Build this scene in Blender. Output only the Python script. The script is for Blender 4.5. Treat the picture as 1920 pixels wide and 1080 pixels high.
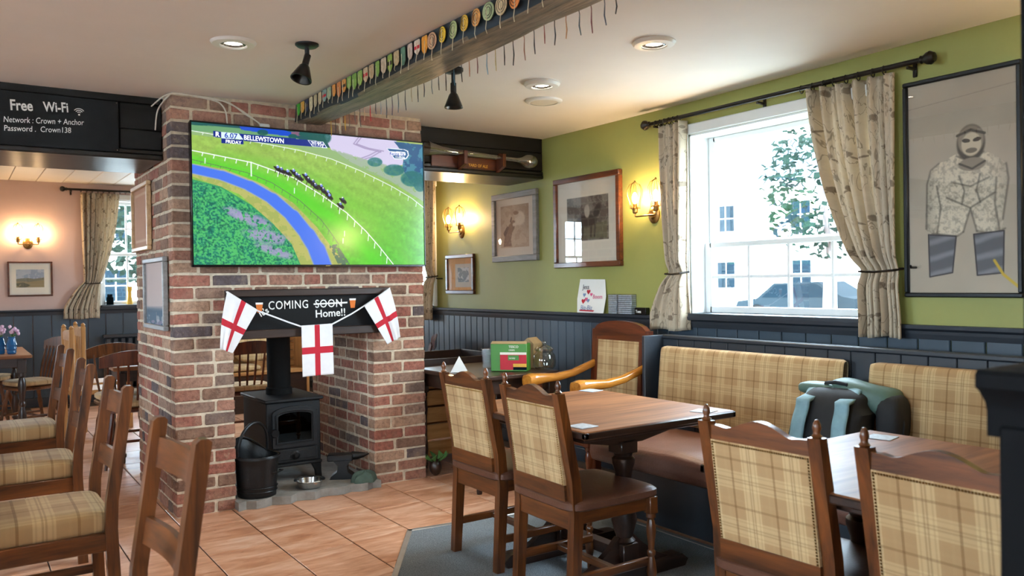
import bpy, bmesh, math, random
import numpy as np
from mathutils import Matrix, Vector, Euler
PI = math.pi
SC = bpy.context.scene
for o in list(bpy.data.objects): bpy.data.objects.remove(o)
COL = SC.collection
rng = random.Random(11)

# ---------------------------------------------------------------- camera
CAM = Vector((0.0, 0.0, 1.36))
YAW, PITCH, ROLL, FPX = math.radians(34.336), math.radians(-.438), math.radians(-.859), 1536.4
_f = Vector((math.sin(YAW)*math.cos(PITCH), math.cos(YAW)*math.cos(PITCH), math.sin(PITCH)))
_r = Vector((math.cos(YAW), -math.sin(YAW), 0)); _u = _r.cross(_f)
_r2 = _r*math.cos(ROLL)+_u*math.sin(ROLL); _u2 = -_r*math.sin(ROLL)+_u*math.cos(ROLL)
cd = bpy.data.cameras.new('camera'); cam = bpy.data.objects.new('camera', cd); COL.objects.link(cam)
cam.matrix_world = Matrix(((_r2.x,_u2.x,-_f.x,CAM.x),(_r2.y,_u2.y,-_f.y,CAM.y),(_r2.z,_u2.z,-_f.z,CAM.z),(0,0,0,1)))
cd.sensor_width = 36; cd.lens = FPX/1920*36; cd.clip_start = .05; cd.clip_end = 300
cd.dof.use_dof = True; cd.dof.focus_distance = 4.9; cd.dof.aperture_fstop = 4.0
SC.camera = cam
def px_of(p):
    d = Vector(p)-CAM; z = d.dot(_f)
    return (960+FPX*d.dot(_r2)/z, 540-FPX*d.dot(_u2)/z, z)

# ---------------------------------------------------------------- sky, exposure
WORLD = 47.0
w = bpy.data.worlds.new('sky'); SC.world = w; w.use_nodes = True
bg = w.node_tree.nodes['Background']; bg.inputs[0].default_value = (.65,.84,1,1); bg.inputs[1].default_value = WORLD
SC.view_settings.view_transform = 'Standard'; SC.view_settings.look = 'None'
SC.view_settings.exposure = 0.0; SC.view_settings.gamma = 1.0; SC.view_settings.use_curve_mapping = False
cy = SC.cycles
cy.max_bounces = 8; cy.diffuse_bounces = 5; cy.glossy_bounces = 4; cy.transmission_bounces = 6; cy.transparent_max_bounces = 12
cy.sample_clamp_indirect = 6.0; cy.caustics_reflective = False; cy.caustics_refractive = False
cy.use_denoising = True
def portal(name, loc, rot, sx, sy):
    l = bpy.data.lights.new(name, 'AREA'); l.shape = 'RECTANGLE'; l.size = sx; l.size_y = sy
    o = bpy.data.objects.new(name, l); COL.objects.link(o); o.location = loc; o.rotation_euler = rot
    l.cycles.is_portal = True
    return o

# ---------------------------------------------------------------- helpers
def lin(c):
    if isinstance(c, str):
        c = [int(c[i:i+2],16)/255 for i in (0,2,4)]
        c = [x/12.92 if x <= .04045 else ((x+.055)/1.055)**2.4 for x in c]
    return (c[0],c[1],c[2],1)
class NT:
    def __init__(s, name):
        s.m = bpy.data.materials.new(name); s.m.use_nodes = True
        s.t = s.m.node_tree; s.n = s.t.nodes; s.b = s.n['Principled BSDF']; s.out = s.n['Material Output']
    def node(s, typ, **kw):
        n = s.n.new(typ)
        for k,v in kw.items():
            if k.startswith('i_'):
                k2 = k[2:]; k2 = int(k2) if k2.isdigit() else k2.replace('_',' ')
                s.set(n, k2, v)
            else: setattr(n,k,v)
        return n
    def set(s, n, k, v):
        if isinstance(v, bpy.types.NodeSocket): s.t.links.new(v, n.inputs[k])
        else: n.inputs[k].default_value = v
    def math(s, op, a, b=0.0, c=None):
        n = s.n.new('ShaderNodeMath'); n.operation = op; s.set(n,0,a); s.set(n,1,b)
        if c is not None: s.set(n,2,c)
        return n.outputs[0]
    def mix(s, f, a, b, mode='MIX'):
        n = s.n.new('ShaderNodeMix'); n.data_type = 'RGBA'; n.blend_type = mode
        s.set(n,0,f); s.set(n,6,a); s.set(n,7,b); return n.outputs[2]
    def ramp(s, f, stops, interp='LINEAR'):
        n = s.n.new('ShaderNodeValToRGB'); n.color_ramp.interpolation = interp; e = n.color_ramp.elements
        while len(e) < len(stops): e.new(.5)
        for i,(p,c) in enumerate(stops): e[i].position = p; e[i].color = lin(c)
        s.set(n,0,f); return n.outputs[0]
    def coord(s, kind='Object', scale=(1,1,1)):
        c = s.n.new('ShaderNodeTexCoord'); m = s.n.new('ShaderNodeMapping'); m.inputs['Scale'].default_value = scale
        s.t.links.new(c.outputs[kind], m.inputs[0]); return m.outputs[0]
    def pos(s, scale=(1,1,1)):
        c = s.n.new('ShaderNodeNewGeometry'); m = s.n.new('ShaderNodeMapping'); m.inputs['Scale'].default_value = scale
        s.t.links.new(c.outputs['Position'], m.inputs[0]); return m.outputs[0]
    def noise(s, vec, scale, detail=4, rough=.6, dist=0):
        n = s.node('ShaderNodeTexNoise', i_Vector=vec, i_Scale=scale, i_Detail=detail, i_Roughness=rough, i_Distortion=dist)
        return n.outputs[0]
    def bump(s, h, strength, dist=.01):
        n = s.node('ShaderNodeBump', i_Height=h, i_Strength=strength, i_Distance=dist)
        s.t.links.new(n.outputs[0], s.b.inputs['Normal']); return n
    def p(s, **kw):
        for k,v in kw.items(): s.set(s.b, k.replace('_',' '), v)
        return s
MATS = {}
def paint(name, c, rough=.5, var=.12, vs=6, bs=0, bscale=40, metal=0, spec=.5, coat=0):
    t = NT(name); c = lin(c); v = t.pos()
    n = t.noise(v, vs, 5)
    d = tuple(x*(1-var) for x in c[:3])+(1,); e = tuple(min(1,x*(1+var)) for x in c[:3])+(1,)
    t.p(Base_Color=t.ramp(n, [(.3,d[:3]),(.7,e[:3])]), Roughness=rough, Metallic=metal)
    t.b.inputs['Specular IOR Level'].default_value = spec; t.b.inputs['Coat Weight'].default_value = coat
    if bs: t.bump(t.noise(v, bscale, 4), bs, .004)
    MATS[name] = t.m; return t.m
def wood(name, dark, light, axis='x', scale=1.0, rough=.35, bs=.15, coat=0, spec=.5):
    t = NT(name); s = {'x':(2,22,22),'y':(22,2,22),'z':(22,22,2)}[axis]
    v = t.coord('Object', tuple(k*scale for k in s))
    oi = t.node('ShaderNodeObjectInfo')
    ad = t.node('ShaderNodeVectorMath', operation='ADD', i_0=v); cb = t.node('ShaderNodeCombineXYZ')
    r = t.math('MULTIPLY', oi.outputs['Random'], 37); t.set(cb,0,r); t.set(cb,1,r); t.set(cb,2,r); t.set(ad,1,cb.outputs[0])
    n = t.noise(ad.outputs[0], 1.0, 6, .65, .6); n2 = t.noise(ad.outputs[0], 4, 3, .5, .3)
    f = t.math('ADD', t.math('MULTIPLY', n, .75), t.math('MULTIPLY', n2, .25))
    t.p(Base_Color=t.ramp(f, [(.34,dark),(.66,light)]), Roughness=rough)
    t.b.inputs['Coat Weight'].default_value = coat; t.b.inputs['Coat Roughness'].default_value = .12
    t.b.inputs['Specular IOR Level'].default_value = spec
    if bs: t.bump(f, bs, .003)
    MATS[name] = t.m; return t.m
def emit(name, c, strength):
    t = NT(name); t.p(Base_Color=lin(c), Emission_Color=lin(c), Emission_Strength=strength, Roughness=.4); MATS[name] = t.m; return t.m
def glass(name, tint=(1,1,1), refl=.07, rough=0.0):
    t = NT(name); t.n.remove(t.b)
    a = t.node('ShaderNodeBsdfTransparent'); a.inputs[0].default_value = (*tint,1)
    g = t.node('ShaderNodeBsdfGlossy'); g.inputs['Roughness'].default_value = rough
    lw = t.node('ShaderNodeLayerWeight'); lw.inputs[0].default_value = .3
    f = t.math('ADD', t.math('MULTIPLY', t.math('POWER', lw.outputs['Facing'], 3), .6), refl)
    m = t.node('ShaderNodeMixShader'); t.set(m,0,f); t.t.links.new(a.outputs[0],m.inputs[1]); t.t.links.new(g.outputs[0],m.inputs[2])
    t.t.links.new(m.outputs[0], t.out.inputs[0]); MATS[name] = t.m; return t.m
def vcol(name, rough=.6, emitk=0, spec=.3):
    t = NT(name); a = t.node('ShaderNodeVertexColor', layer_name='col')
    t.p(Roughness=rough); t.b.inputs['Specular IOR Level'].default_value = spec
    if emitk: t.p(Base_Color=(.01,.01,.01,1), Emission_Color=a.outputs[0], Emission_Strength=emitk)
    else: t.p(Base_Color=a.outputs[0])
    MATS[name] = t.m; return t.m

class MB:
    def __init__(s): s.v = []; s.f = []; s.M = Matrix()
    def at(s, loc=(0,0,0), rot=(0,0,0), sc=(1,1,1)):
        s.M = Matrix.LocRotScale(Vector(loc), Euler(rot), Vector(sc)); return s
    def add(s, vs, fs):
        b = len(s.v); s.v += [tuple(s.M @ Vector(p)) for p in vs]; s.f += [tuple(i+b for i in f) for f in fs]; return s
    def box(s, x0,x1,y0,y1,z0,z1, b=0):
        if b <= 0:
            vs = [(x,y,z) for x in (x0,x1) for y in (y0,y1) for z in (z0,z1)]
            return s.add(vs, [(0,1,3,2),(4,6,7,5),(0,4,5,1),(2,3,7,6),(0,2,6,4),(1,5,7,3)])
        c = ((x0+x1)/2,(y0+y1)/2,(z0+z1)/2); h = (abs(x1-x0)/2,abs(y1-y0)/2,abs(z1-z0)/2); b = min(b,*(k*.95 for k in h))
        vs = []; ix = {}
        for sx in (-1,1):
            for sy in (-1,1):
                for sz in (-1,1):
                    for a in range(3):
                        q = [sx*(h[0]-b), sy*(h[1]-b), sz*(h[2]-b)]; q[a] = (sx,sy,sz)[a]*h[a]
                        ix[sx,sy,sz,a] = len(vs); vs.append((c[0]+q[0],c[1]+q[1],c[2]+q[2]))
        fs = []
        S = (-1,1)
        for q in S:
            fs.append([ix[q,a,b2,0] for a,b2 in ((-1,-1),(1,-1),(1,1),(-1,1))])
            fs.append([ix[a,q,b2,1] for a,b2 in ((-1,-1),(1,-1),(1,1),(-1,1))])
            fs.append([ix[a,b2,q,2] for a,b2 in ((-1,-1),(1,-1),(1,1),(-1,1))])
            for r in S:
                fs.append([ix[q,r,-1,0],ix[q,r,1,0],ix[q,r,1,1],ix[q,r,-1,1]])
                fs.append([ix[q,-1,r,0],ix[q,1,r,0],ix[q,1,r,2],ix[q,-1,r,2]])
                fs.append([ix[-1,q,r,1],ix[1,q,r,1],ix[1,q,r,2],ix[-1,q,r,2]])
                for t in S: fs.append([ix[q,r,t,0],ix[q,r,t,1],ix[q,r,t,2]])
        return s.add(vs, fs)
    def prism(s, pts, off):
        n = len(pts); o = Vector(off); vs = [tuple(p) for p in pts]+[tuple(Vector(p)+o) for p in pts]
        return s.add(vs, [tuple(range(n)), tuple(range(2*n-1,n-1,-1))]+[(i,(i+1)%n,n+(i+1)%n,n+i) for i in range(n)])
    def lathe(s, prof, seg=16, loc=(0,0,0), cap=True, axis='z'):
        vs = []; fs = []
        for r,z in prof:
            for k in range(seg):
                a = 2*PI*k/seg; q = (r*math.cos(a), r*math.sin(a), z)
                if axis == 'x': q = (q[2],q[0],q[1])
                if axis == 'y': q = (q[0],q[2],q[1])
                vs.append((q[0]+loc[0],q[1]+loc[1],q[2]+loc[2]))
        for i in range(len(prof)-1):
            for k in range(seg): fs.append((i*seg+k,i*seg+(k+1)%seg,(i+1)*seg+(k+1)%seg,(i+1)*seg+k))
        if cap:
            if prof[0][0] > 1e-5: fs.append(tuple(range(seg-1,-1,-1)))
            if prof[-1][0] > 1e-5: fs.append(tuple((len(prof)-1)*seg+k for k in range(seg)))
        return s.add(vs, fs)
    def tube(s, pts, r, seg=8, closed=False):
        pts = [Vector(p) for p in pts]; n = len(pts); rr = r if isinstance(r,(list,tuple)) else [r]*n
        vs = []; fs = []; up = None
        for i,p in enumerate(pts):
            if closed: t = (pts[(i+1)%n]-pts[i-1])
            else: t = pts[min(i+1,n-1)]-pts[max(i-1,0)]
            t = t.normalized() if t.length > 1e-9 else Vector((0,0,1))
            if up is None: up = t.orthogonal().normalized()
            up = (up - t*up.dot(t)); up = up.normalized() if up.length > 1e-6 else t.orthogonal().normalized()
            sd = t.cross(up)
            for k in range(seg):
                a = 2*PI*k/seg; vs.append(tuple(p+(up*math.cos(a)+sd*math.sin(a))*rr[i]))
        m = n if closed else n-1
        for i in range(m):
            j = (i+1)%n
            for k in range(seg): fs.append((i*seg+k,i*seg+(k+1)%seg,j*seg+(k+1)%seg,j*seg+k))
        if not closed: fs += [tuple(range(seg-1,-1,-1)), tuple((n-1)*seg+k for k in range(seg))]
        return s.add(vs, fs)
    def grid(s, fn, nu, nv, closeu=False):
        vs = [tuple(fn(i/(nu if closeu else nu-1), j/(nv-1))) for j in range(nv) for i in range(nu)]
        fs = [(j*nu+i, j*nu+(i+1)%nu, (j+1)*nu+(i+1)%nu, (j+1)*nu+i) for j in range(nv-1) for i in range(nu if closeu else nu-1)]
        return s.add(vs, fs)
    def pad(s, c, h, e=.35, e2=None, nu=28, nv=14):
        e2 = e if e2 is None else e2
        pw = lambda x,k: math.copysign(abs(x)**k, x)
        def fn(u,v):
            a = 2*PI*u; b = -PI/2+PI*v
            return (c[0]+h[0]*pw(math.cos(b),e2)*pw(math.cos(a),e), c[1]+h[1]*pw(math.cos(b),e2)*pw(math.sin(a),e), c[2]+h[2]*pw(math.sin(b),e2))
        return s.grid(fn, nu, nv, True)
    def mesh(s, name, smooth=True, ang=.62, recalc=True):
        me = bpy.data.meshes.new(name); me.from_pydata(s.v, [], s.f)
        if recalc:
            bm = bmesh.new(); bm.from_mesh(me); bmesh.ops.remove_doubles(bm, verts=bm.verts, dist=1e-6)
            bmesh.ops.recalc_face_normals(bm, faces=bm.faces); bm.to_mesh(me); bm.free()
        if smooth:
            me.shade_smooth(); me.set_sharp_from_angle(angle=ang)
        me.update(); return me
    def build(s, name, mat, parent=None, smooth=True, ang=.62, **kw):
        return link(name, s.mesh(name, smooth, ang), mat, parent, **kw)
def link(name, me, mat, parent=None, **kw):
    o = bpy.data.objects.new(name, me); COL.objects.link(o)
    if mat is not None and len(me.materials) == 0: me.materials.append(MATS[mat] if isinstance(mat,str) else mat)
    if parent is not None: o.parent = parent
    for k,v in kw.items(): o[k] = v
    return o
def thing(name, label, cat, loc=(0,0,0), rz=0, group=None, rot=None):
    o = bpy.data.objects.new(name, None); COL.objects.link(o); o.empty_display_size = .05
    o.location = loc; o.rotation_euler = rot if rot else (0,0,rz)
    return tag(o, label, cat, group)
def tag(o, label, cat, group=None):
    o['label'] = label; o['category'] = cat
    if group: o['group'] = group
    return o
def struct(o, label=None):
    o['kind'] = 'structure'
    if label: o['label'] = label
    return o
def copy_tree(o, loc, rz, label, parent=None):
    c = o.copy(); COL.objects.link(c); c.parent = parent
    if parent is None: c.location = loc; c.rotation_euler = (0,0,rz); c['label'] = label
    for ch in list(o.children): copy_tree(ch, None, None, None, c)
    return c
TEXTS = []
def text(body, size, mat, parent, loc, rot=(PI/2,0,0), name='lettering', bold=0.0, ext=.0004, align='LEFT', sx=1, space=1, shear=0):
    c = bpy.data.curves.new(name, 'FONT'); c.body = body; c.size = size; c.extrude = ext; c.offset = bold
    c.align_x = align; c.resolution_u = 3; c.space_character = space; c.shear = shear
    o = bpy.data.objects.new(name, c); COL.objects.link(o); o.location = loc; o.rotation_euler = rot; o.scale = (sx,1,1)
    c.materials.append(MATS[mat]); o.parent = parent; TEXTS.append(o); return o
FACE_X = (PI/2,0,-PI/2)
# painted flat print: numpy canvas -> vertex colours on a fine grid
def vnoise(w, h, cell, seed, oct=3):
    r = np.random.RandomState(seed); out = np.zeros((h,w)); amp = 1; tot = 0
    for k in range(oct):
        c = max(1.5, cell/2**k); gw, gh = int(w/c)+3, int(h/c)+3; g = r.rand(gh,gw)
        ys = np.arange(h)/c; xs = np.arange(w)/c; y0 = ys.astype(int); x0 = xs.astype(int); fy = (ys-y0)[:,None]; fx = (xs-x0)[None]
        a = g[y0][:,x0]; b = g[y0][:,x0+1]; c2 = g[y0+1][:,x0]; d = g[y0+1][:,x0+1]
        out += amp*((a*(1-fx)+b*fx)*(1-fy)+(c2*(1-fx)+d*fx)*fy); tot += amp; amp *= .55
    return out/tot
class Canvas:
    def __init__(s, w, h, bgc, X=None, Y=None):
        s.w, s.h = w, h; s.c = np.zeros((h,w,3)); s.c[:] = s.col(bgc)
        u, v = np.meshgrid(np.linspace(0,1,w), np.linspace(0,1,h)); s.X = u if X is None else X(u,v); s.Y = v if Y is None else Y(u,v)
    def col(s, c): return np.array([int(c[i:i+2],16)/255 for i in (0,2,4)]) if isinstance(c,str) else np.array(c)
    def put(s, mask, c, a=1.0):
        m = np.clip(mask*a,0,1)[...,None]; s.c = s.c*(1-m)+(s.col(c) if not (isinstance(c,np.ndarray) and c.ndim == 3) else c)*m
    def ell(s, cx, cy, rx, ry, rot=0, soft=.15):
        dx, dy = s.X-cx, s.Y-cy; a = math.radians(rot); x = dx*math.cos(a)+dy*math.sin(a); y = -dx*math.sin(a)+dy*math.cos(a)
        return np.clip((1-np.hypot(x/rx,y/ry))/soft+.5,0,1)
    def poly(s, pts):
        m = np.zeros(s.X.shape,bool); n = len(pts)
        for i in range(n):
            x0,y0 = pts[i]; x1,y1 = pts[(i+1)%n]
            if y0 == y1: continue
            m ^= ((y0 > s.Y) != (y1 > s.Y)) & (s.X < (x1-x0)*(s.Y-y0)/(y1-y0)+x0)
        return m.astype(float)
    def line(s, pts, w, soft=.8):
        d = np.full(s.X.shape, 1e9)
        for (x0,y0),(x1,y1) in zip(pts[:-1],pts[1:]):
            vx, vy = x1-x0, y1-y0; L = vx*vx+vy*vy+1e-12; t = np.clip(((s.X-x0)*vx+(s.Y-y0)*vy)/L,0,1)
            d = np.minimum(d, np.hypot(s.X-x0-t*vx, s.Y-y0-t*vy))
        return np.clip((w-d)/(w*soft)+.5,0,1)
    def mesh(s, name, width, height, thick=0):
        # plane in local XZ facing -Y, origin bottom centre
        h, w = s.h, s.w; c = np.clip(s.c,0,1); l = np.where(c <= .04045, c/12.92, ((c+.055)/1.055)**2.4)
        xs = (np.linspace(0,1,w)-.5)*width; zs = (1-np.linspace(0,1,h))*height
        co = np.zeros((h,w,3),np.float32); co[...,0] = xs[None]; co[...,2] = zs[:,None]
        i = (np.arange(h-1)[:,None]*w+np.arange(w-1)[None]).ravel()
        q = np.stack([i,i+w,i+w+1,i+1],1).astype(np.int32)
        me = bpy.data.meshes.new(name); me.vertices.add(w*h); me.vertices.foreach_set('co', co.ravel())
        me.loops.add(q.size); me.loops.foreach_set('vertex_index', q.ravel()); me.polygons.add(len(q))
        me.polygons.foreach_set('loop_start', np.arange(0,q.size,4,dtype=np.int32)); me.update(calc_edges=True)
        a = me.color_attributes.new('col','FLOAT_COLOR','POINT'); rgba = np.ones((h*w,4),np.float32); rgba[:,:3] = l.reshape(-1,3)
        a.data.foreach_set('color', rgba.ravel()); return me
ORD = 'first second third fourth fifth sixth seventh eighth ninth tenth eleventh twelfth thirteenth fourteenth fifteenth sixteenth seventeenth eighteenth nineteenth twentieth'.split()
def ordinal(i):
    if i < 20: return ORD[i]
    tens = ['twenty','thirty','forty','fifty'][(i+1)//10-2]; k = (i+1)%10
    return (tens+'-'+ORD[k-1]) if k else {'twenty':'twentieth','thirty':'thirtieth','forty':'fortieth','fifty':'fiftieth'}[tens]

# ---------------------------------------------------------------- materials
paint('wall_green','93934f',.55,.05,3,.12,30)
paint('wall_pink','bfa398',.6,.04,3,.1,30)
paint('wall_cream','cfc4b0',.6,.04,3,.1,30)
paint('ceiling_white','f0efee',.7,.025,2,.25,14)
paint('board_white','e2ddd3',.5,.03,4)
paint('slate_paint','36434f',.42,.08,5,.12,60)
paint('near_black','0d0e10',.8,.1,5,.12,60,0,.1)
paint('slate_dark','2a2f36',.42,.1,5,.12,60)
paint('black_board','101011',.75,.2,8,.1,90,0,.25)
paint('white_gloss','eef0ef',.3,.02,4)
paint('white_chalk','ecebe6',.9,.1,120)
paint('black_iron','17191b',.38,.25,14,.25,120,.35)
paint('stove_iron','1d2023',.5,.2,12,.25,90,.25)
paint('dark_metal','2b2724',.32,.2,14,.1,120,.8)
paint('old_brass','8a6a3c',.34,.25,20,.1,120,.9)
paint('steel','c3c2c0',.2,.06,10,0,40,1.0)
paint('chrome','d8d8d8',.15,.03,10,0,40,1.0)
paint('tv_black','0b0c0e',.25,.1,10)
paint('soot','0c0b0a',.95,.2,10)
paint('leather_brown','5a3a2c',.33,.12,9,.35,130,0,.5)
paint('leather_bench','6b4638',.36,.14,6,.5,70,0,.5)
paint('cable_white','d9d3c6',.5,.05,6)
paint('paper_white','eceae4',.8,.02,10)
paint('mount_cream','e4ddcf',.8,.02,10)
paint('cardboard','a48a63',.8,.08,12)
paint('carton_green','3c7a22',.5,.06,9)
paint('coaster_grey','a9b3bd',.5,.25,60)
paint('backpack_black','15171a',.75,.2,30,.3,260)
paint('backpack_green','4a655b',.55,.14,22,.25,90)
paint('backpack_blue','789da8',.5,.12,22,.25,90)
paint('stone','8d8a84',.75,.3,9,.6,26)
paint('sack_green','46594f',.8,.2,20,.5,60)
paint('vase_blue','1f5f93',.1,.1,6,0,40,0,.8,.5)
paint('petal','d9b5cb',.7,.12,30)
paint('leaf','4f7a3c',.6,.25,20)
paint('rope_cream','cfc2a2',.9,.1,60)
paint('steel_trim','b9bab8',.35,.08,10,0,40,.7)
paint('red_paint','b41d2c',.7,.06,20)
paint('flag_white','e3e1e1',.85,.04,20,.15,60)
paint('flag_red','b3182b',.85,.06,20,.15,60)
paint('pink_ink','d05a86',.8,.1,20); paint('blue_ink','8195b8',.8,.1,20); paint('grey_ink','4a4550',.8,.1,20)
paint('orange_print','d9742c',.8,.08,30); paint('yellow_print','d8a43a',.7,.06,30)
paint('outside_wall','e6e2da',.8,.03,1); paint('outside_ground','d6d4ce',.9,.1,2); paint('car_dark','0b1114',.9,.1,2,0,40,0,.02); paint('car_silver','1d2428',.9,.05,2,0,40,0,.02); paint('leaf_outside','16211b',.9,.3,3,0,40,0,.02)
paint('tyre','141414',.9,.1,10,0,40,0,.02); paint('window_dark','0f191f',.9,.1,2,0,40,0,.02)
wood('timber_black','080808','171513','x',.6,.6,.6,0,.25)
wood('timber_gloss','0a0909','1c1917','x',.6,.3,.8)
wood('timber_beam','17110c','84705a','y',1.5,.45,2.0)
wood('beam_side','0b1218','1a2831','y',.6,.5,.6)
wood('oak_chair','241006','74401a','z',.9,.32,.1,.25)
wood('oak_chair_x','241006','74401a','x',.9,.32,.1,.25)
wood('oak_chair_y','241006','74401a','y',.9,.32,.1,.25)
wood('mahogany','33130a','6b3114','z',.9,.28,.08,.35)
wood('mahogany_x','33130a','6b3114','x',.9,.28,.08,.35)
wood('mahogany_y','33130a','6b3114','y',.9,.28,.08,.35)
wood('honey_wood','8a4a12','d08a35','x',.7,.25,.05,.4)
wood('table_wood','5a331b','9c6842','x',.5,.5,.2,0,.25)
wood('table_wood_x','5a331b','9c6842','x',.5,.5,.2,0,.25)
wood('dark_wood','1a0f0a','3a241a','z',.8,.35,.1,.2)
wood('dark_wood_x','1a0f0a','3a241a','x',.8,.35,.1,.2)
wood('pine','8b5a2c','c08f58','x',.7,.4,.06)
wood('pine_z','8b5a2c','c08f58','z',.7,.4,.06)
wood('frame_brown','2e150b','6d3a1e','x',1,.3,.05,.3)
wood('frame_grey','6d6a68','938f8c','x',1,.5,.1)
wood('frame_oak','a07a52','c9a37a','x',1,.4,.1)
wood('mantel_wood','1c1310','3f2c24','x',.6,.45,.4)
glass('pane_glass'); glass('clear_glass',(.9,.9,.86),.3,.03); glass('picture_glass',(1,1,1),.045); glass('plastic_clear',(.93,.94,.95),.16,.25); glass('stove_glass',(.25,.22,.2),.07); glass('jar_glass',(.8,.8,.76),.12)
emit('bulb_warm','ffd49c',470); emit('downlight_glow','fff0d8',30)
vcol('print_flat',.65); vcol('screen_image',.15,1.15,.5)
emit('screen_white','f4f6fa',1.1); emit('screen_navy','13318c',1.0); emit('screen_pale','dff0f4',1.1)

def _brick():
    t = NT('brick'); oi = t.node('ShaderNodeObjectInfo'); g = t.node('ShaderNodeNewGeometry')
    r = t.math('FRACT', t.math('ADD', t.math('MULTIPLY', oi.outputs['Random'], 3.7), t.math('MULTIPLY', g.outputs['Random Per Island'], 5.3)))
    base = t.ramp(r, [(0,'9c6355'),(.12,'a0705e'),(.25,'876857'),(.36,'ab7c68'),(.48,'967868'),(.6,'a56a5a'),(.7,'7d695f'),(.77,'b5927a'),(.9,'64595a'),(.95,'ab8470')], 'CONSTANT')
    v = t.pos(); n = t.noise(v, 38, 6, .7); n2 = t.noise(v, 9, 4)
    c = t.mix(t.math('MULTIPLY', t.ramp(n,[(.42,(0,0,0)),(.62,(1,1,1))]), .45), base, lin('3d2a24'))
    c = t.mix(t.math('MULTIPLY', t.ramp(n2,[(.5,(0,0,0)),(.72,(1,1,1))]), .4), c, lin('b3937a'))
    n3 = t.noise(v, 24, 5, .75, .6)
    c = t.mix(t.math('MULTIPLY', t.ramp(n3,[(.57,(0,0,0)),(.68,(1,1,1))]), .42), c, lin('b39c83'))
    n4 = t.noise(v, 90, 3, .7); c = t.mix(t.math('MULTIPLY', t.ramp(n4,[(.60,(0,0,0)),(.70,(1,1,1))]), .5), c, lin('3a2a26'))
    t.p(Base_Color=c, Roughness=.9); t.b.inputs['Specular IOR Level'].default_value = .2
    t.bump(t.math('ADD', n, n3), .9, .008); MATS['brick'] = t.m
_brick()
paint('mortar','c9b9a2',.95,.25,26,1.0,60,0,.1)
def _tile():
    t = NT('terracotta'); oi = t.node('ShaderNodeObjectInfo'); g = t.node('ShaderNodeNewGeometry')
    v = t.pos((3,9,3)); ad = t.node('ShaderNodeVectorMath', operation='ADD', i_0=v); cb = t.node('ShaderNodeCombineXYZ')
    r = t.math('MULTIPLY', t.math('ADD', oi.outputs['Random'], g.outputs['Random Per Island']), 31); t.set(cb,0,r); t.set(cb,1,r); t.set(ad,1,cb.outputs[0])
    n = t.noise(ad.outputs[0], .9, 6, .6, .8); n2 = t.noise(ad.outputs[0], 3.5, 4, .6)
    f = t.math('ADD', t.math('MULTIPLY', n, .7), t.math('MULTIPLY', n2, .3))
    t.p(Base_Color=t.ramp(f, [(.3,'a0684a'),(.44,'c48a67'),(.55,'d9a685'),(.72,'edcbb2')]), Roughness=t.math('ADD', t.math('MULTIPLY', n2, .25), .2))
    t.bump(f, .12, .004); MATS['terracotta'] = t.m
_tile(); paint('grout','4a3a30',.9,.15,30)
def _carpet():
    t = NT('carpet'); v = t.pos(); n = t.noise(v, 260, 3, .7); n2 = t.noise(v, 5, 4)
    c = t.ramp(n, [(.36,'4c5155'),(.5,'7a8084'),(.64,'a9adb0')]); c = t.mix(t.math('MULTIPLY', n2, .45), c, lin('64696e'))
    t.p(Base_Color=c, Roughness=.95); t.b.inputs['Specular IOR Level'].default_value = .1; t.bump(n, .8, .004); MATS['carpet'] = t.m
_carpet()
def tartan(name, ua, va, per=.15):
    t = NT(name); c = t.node('ShaderNodeTexCoord'); sp = t.node('ShaderNodeSeparateXYZ'); t.t.links.new(c.outputs['Object'], sp.inputs[0])
    def bands(ax, ph):
        f = t.math('FRACT', t.math('ADD', t.math('MULTIPLY', sp.outputs[ax], 1/per), ph))
        k = '000000'
        dk = t.ramp(f, [(0,k),(.10,'909090'),(.13,k),(.20,'c0c0c0'),(.235,k),(.26,'c0c0c0'),(.295,k),(.37,'909090'),(.40,k),(.66,'e0e0e0'),(.71,k)], 'CONSTANT')
        lt = t.ramp(f, [(0,'404040'),(.06,'f0f0f0'),(.44,k),(.80,'505050'),(.86,k)], 'CONSTANT')
        return dk, lt
    d1,l1 = bands(ua,0); d2,l2 = bands(va,.37)
    wv = t.noise(t.coord('Object',(1,1,1)), 420, 2)
    col = t.mix(t.math('MULTIPLY', wv, .3), lin('a88860'), lin('94744d'))
    col = t.mix(t.math('MULTIPLY', l1, .6), col, lin('cbb083')); col = t.mix(t.math('MULTIPLY', l2, .45), col, lin('cbb083'))
    col = t.mix(t.math('MULTIPLY', d1, .7), col, lin('6e4f2e')); col = t.mix(t.math('MULTIPLY', d2, .55), col, lin('6e4f2e'))
    t.p(Base_Color=col, Roughness=.9); t.b.inputs['Specular IOR Level'].default_value = .15
    t.b.inputs['Sheen Weight'].default_value = .1; t.bump(wv, .25, .002); MATS[name] = t.m
tartan('tartan_yz','Y','Z'); tartan('tartan_xy','X','Y',.2); tartan('tartan_xz','X','Z')
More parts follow.
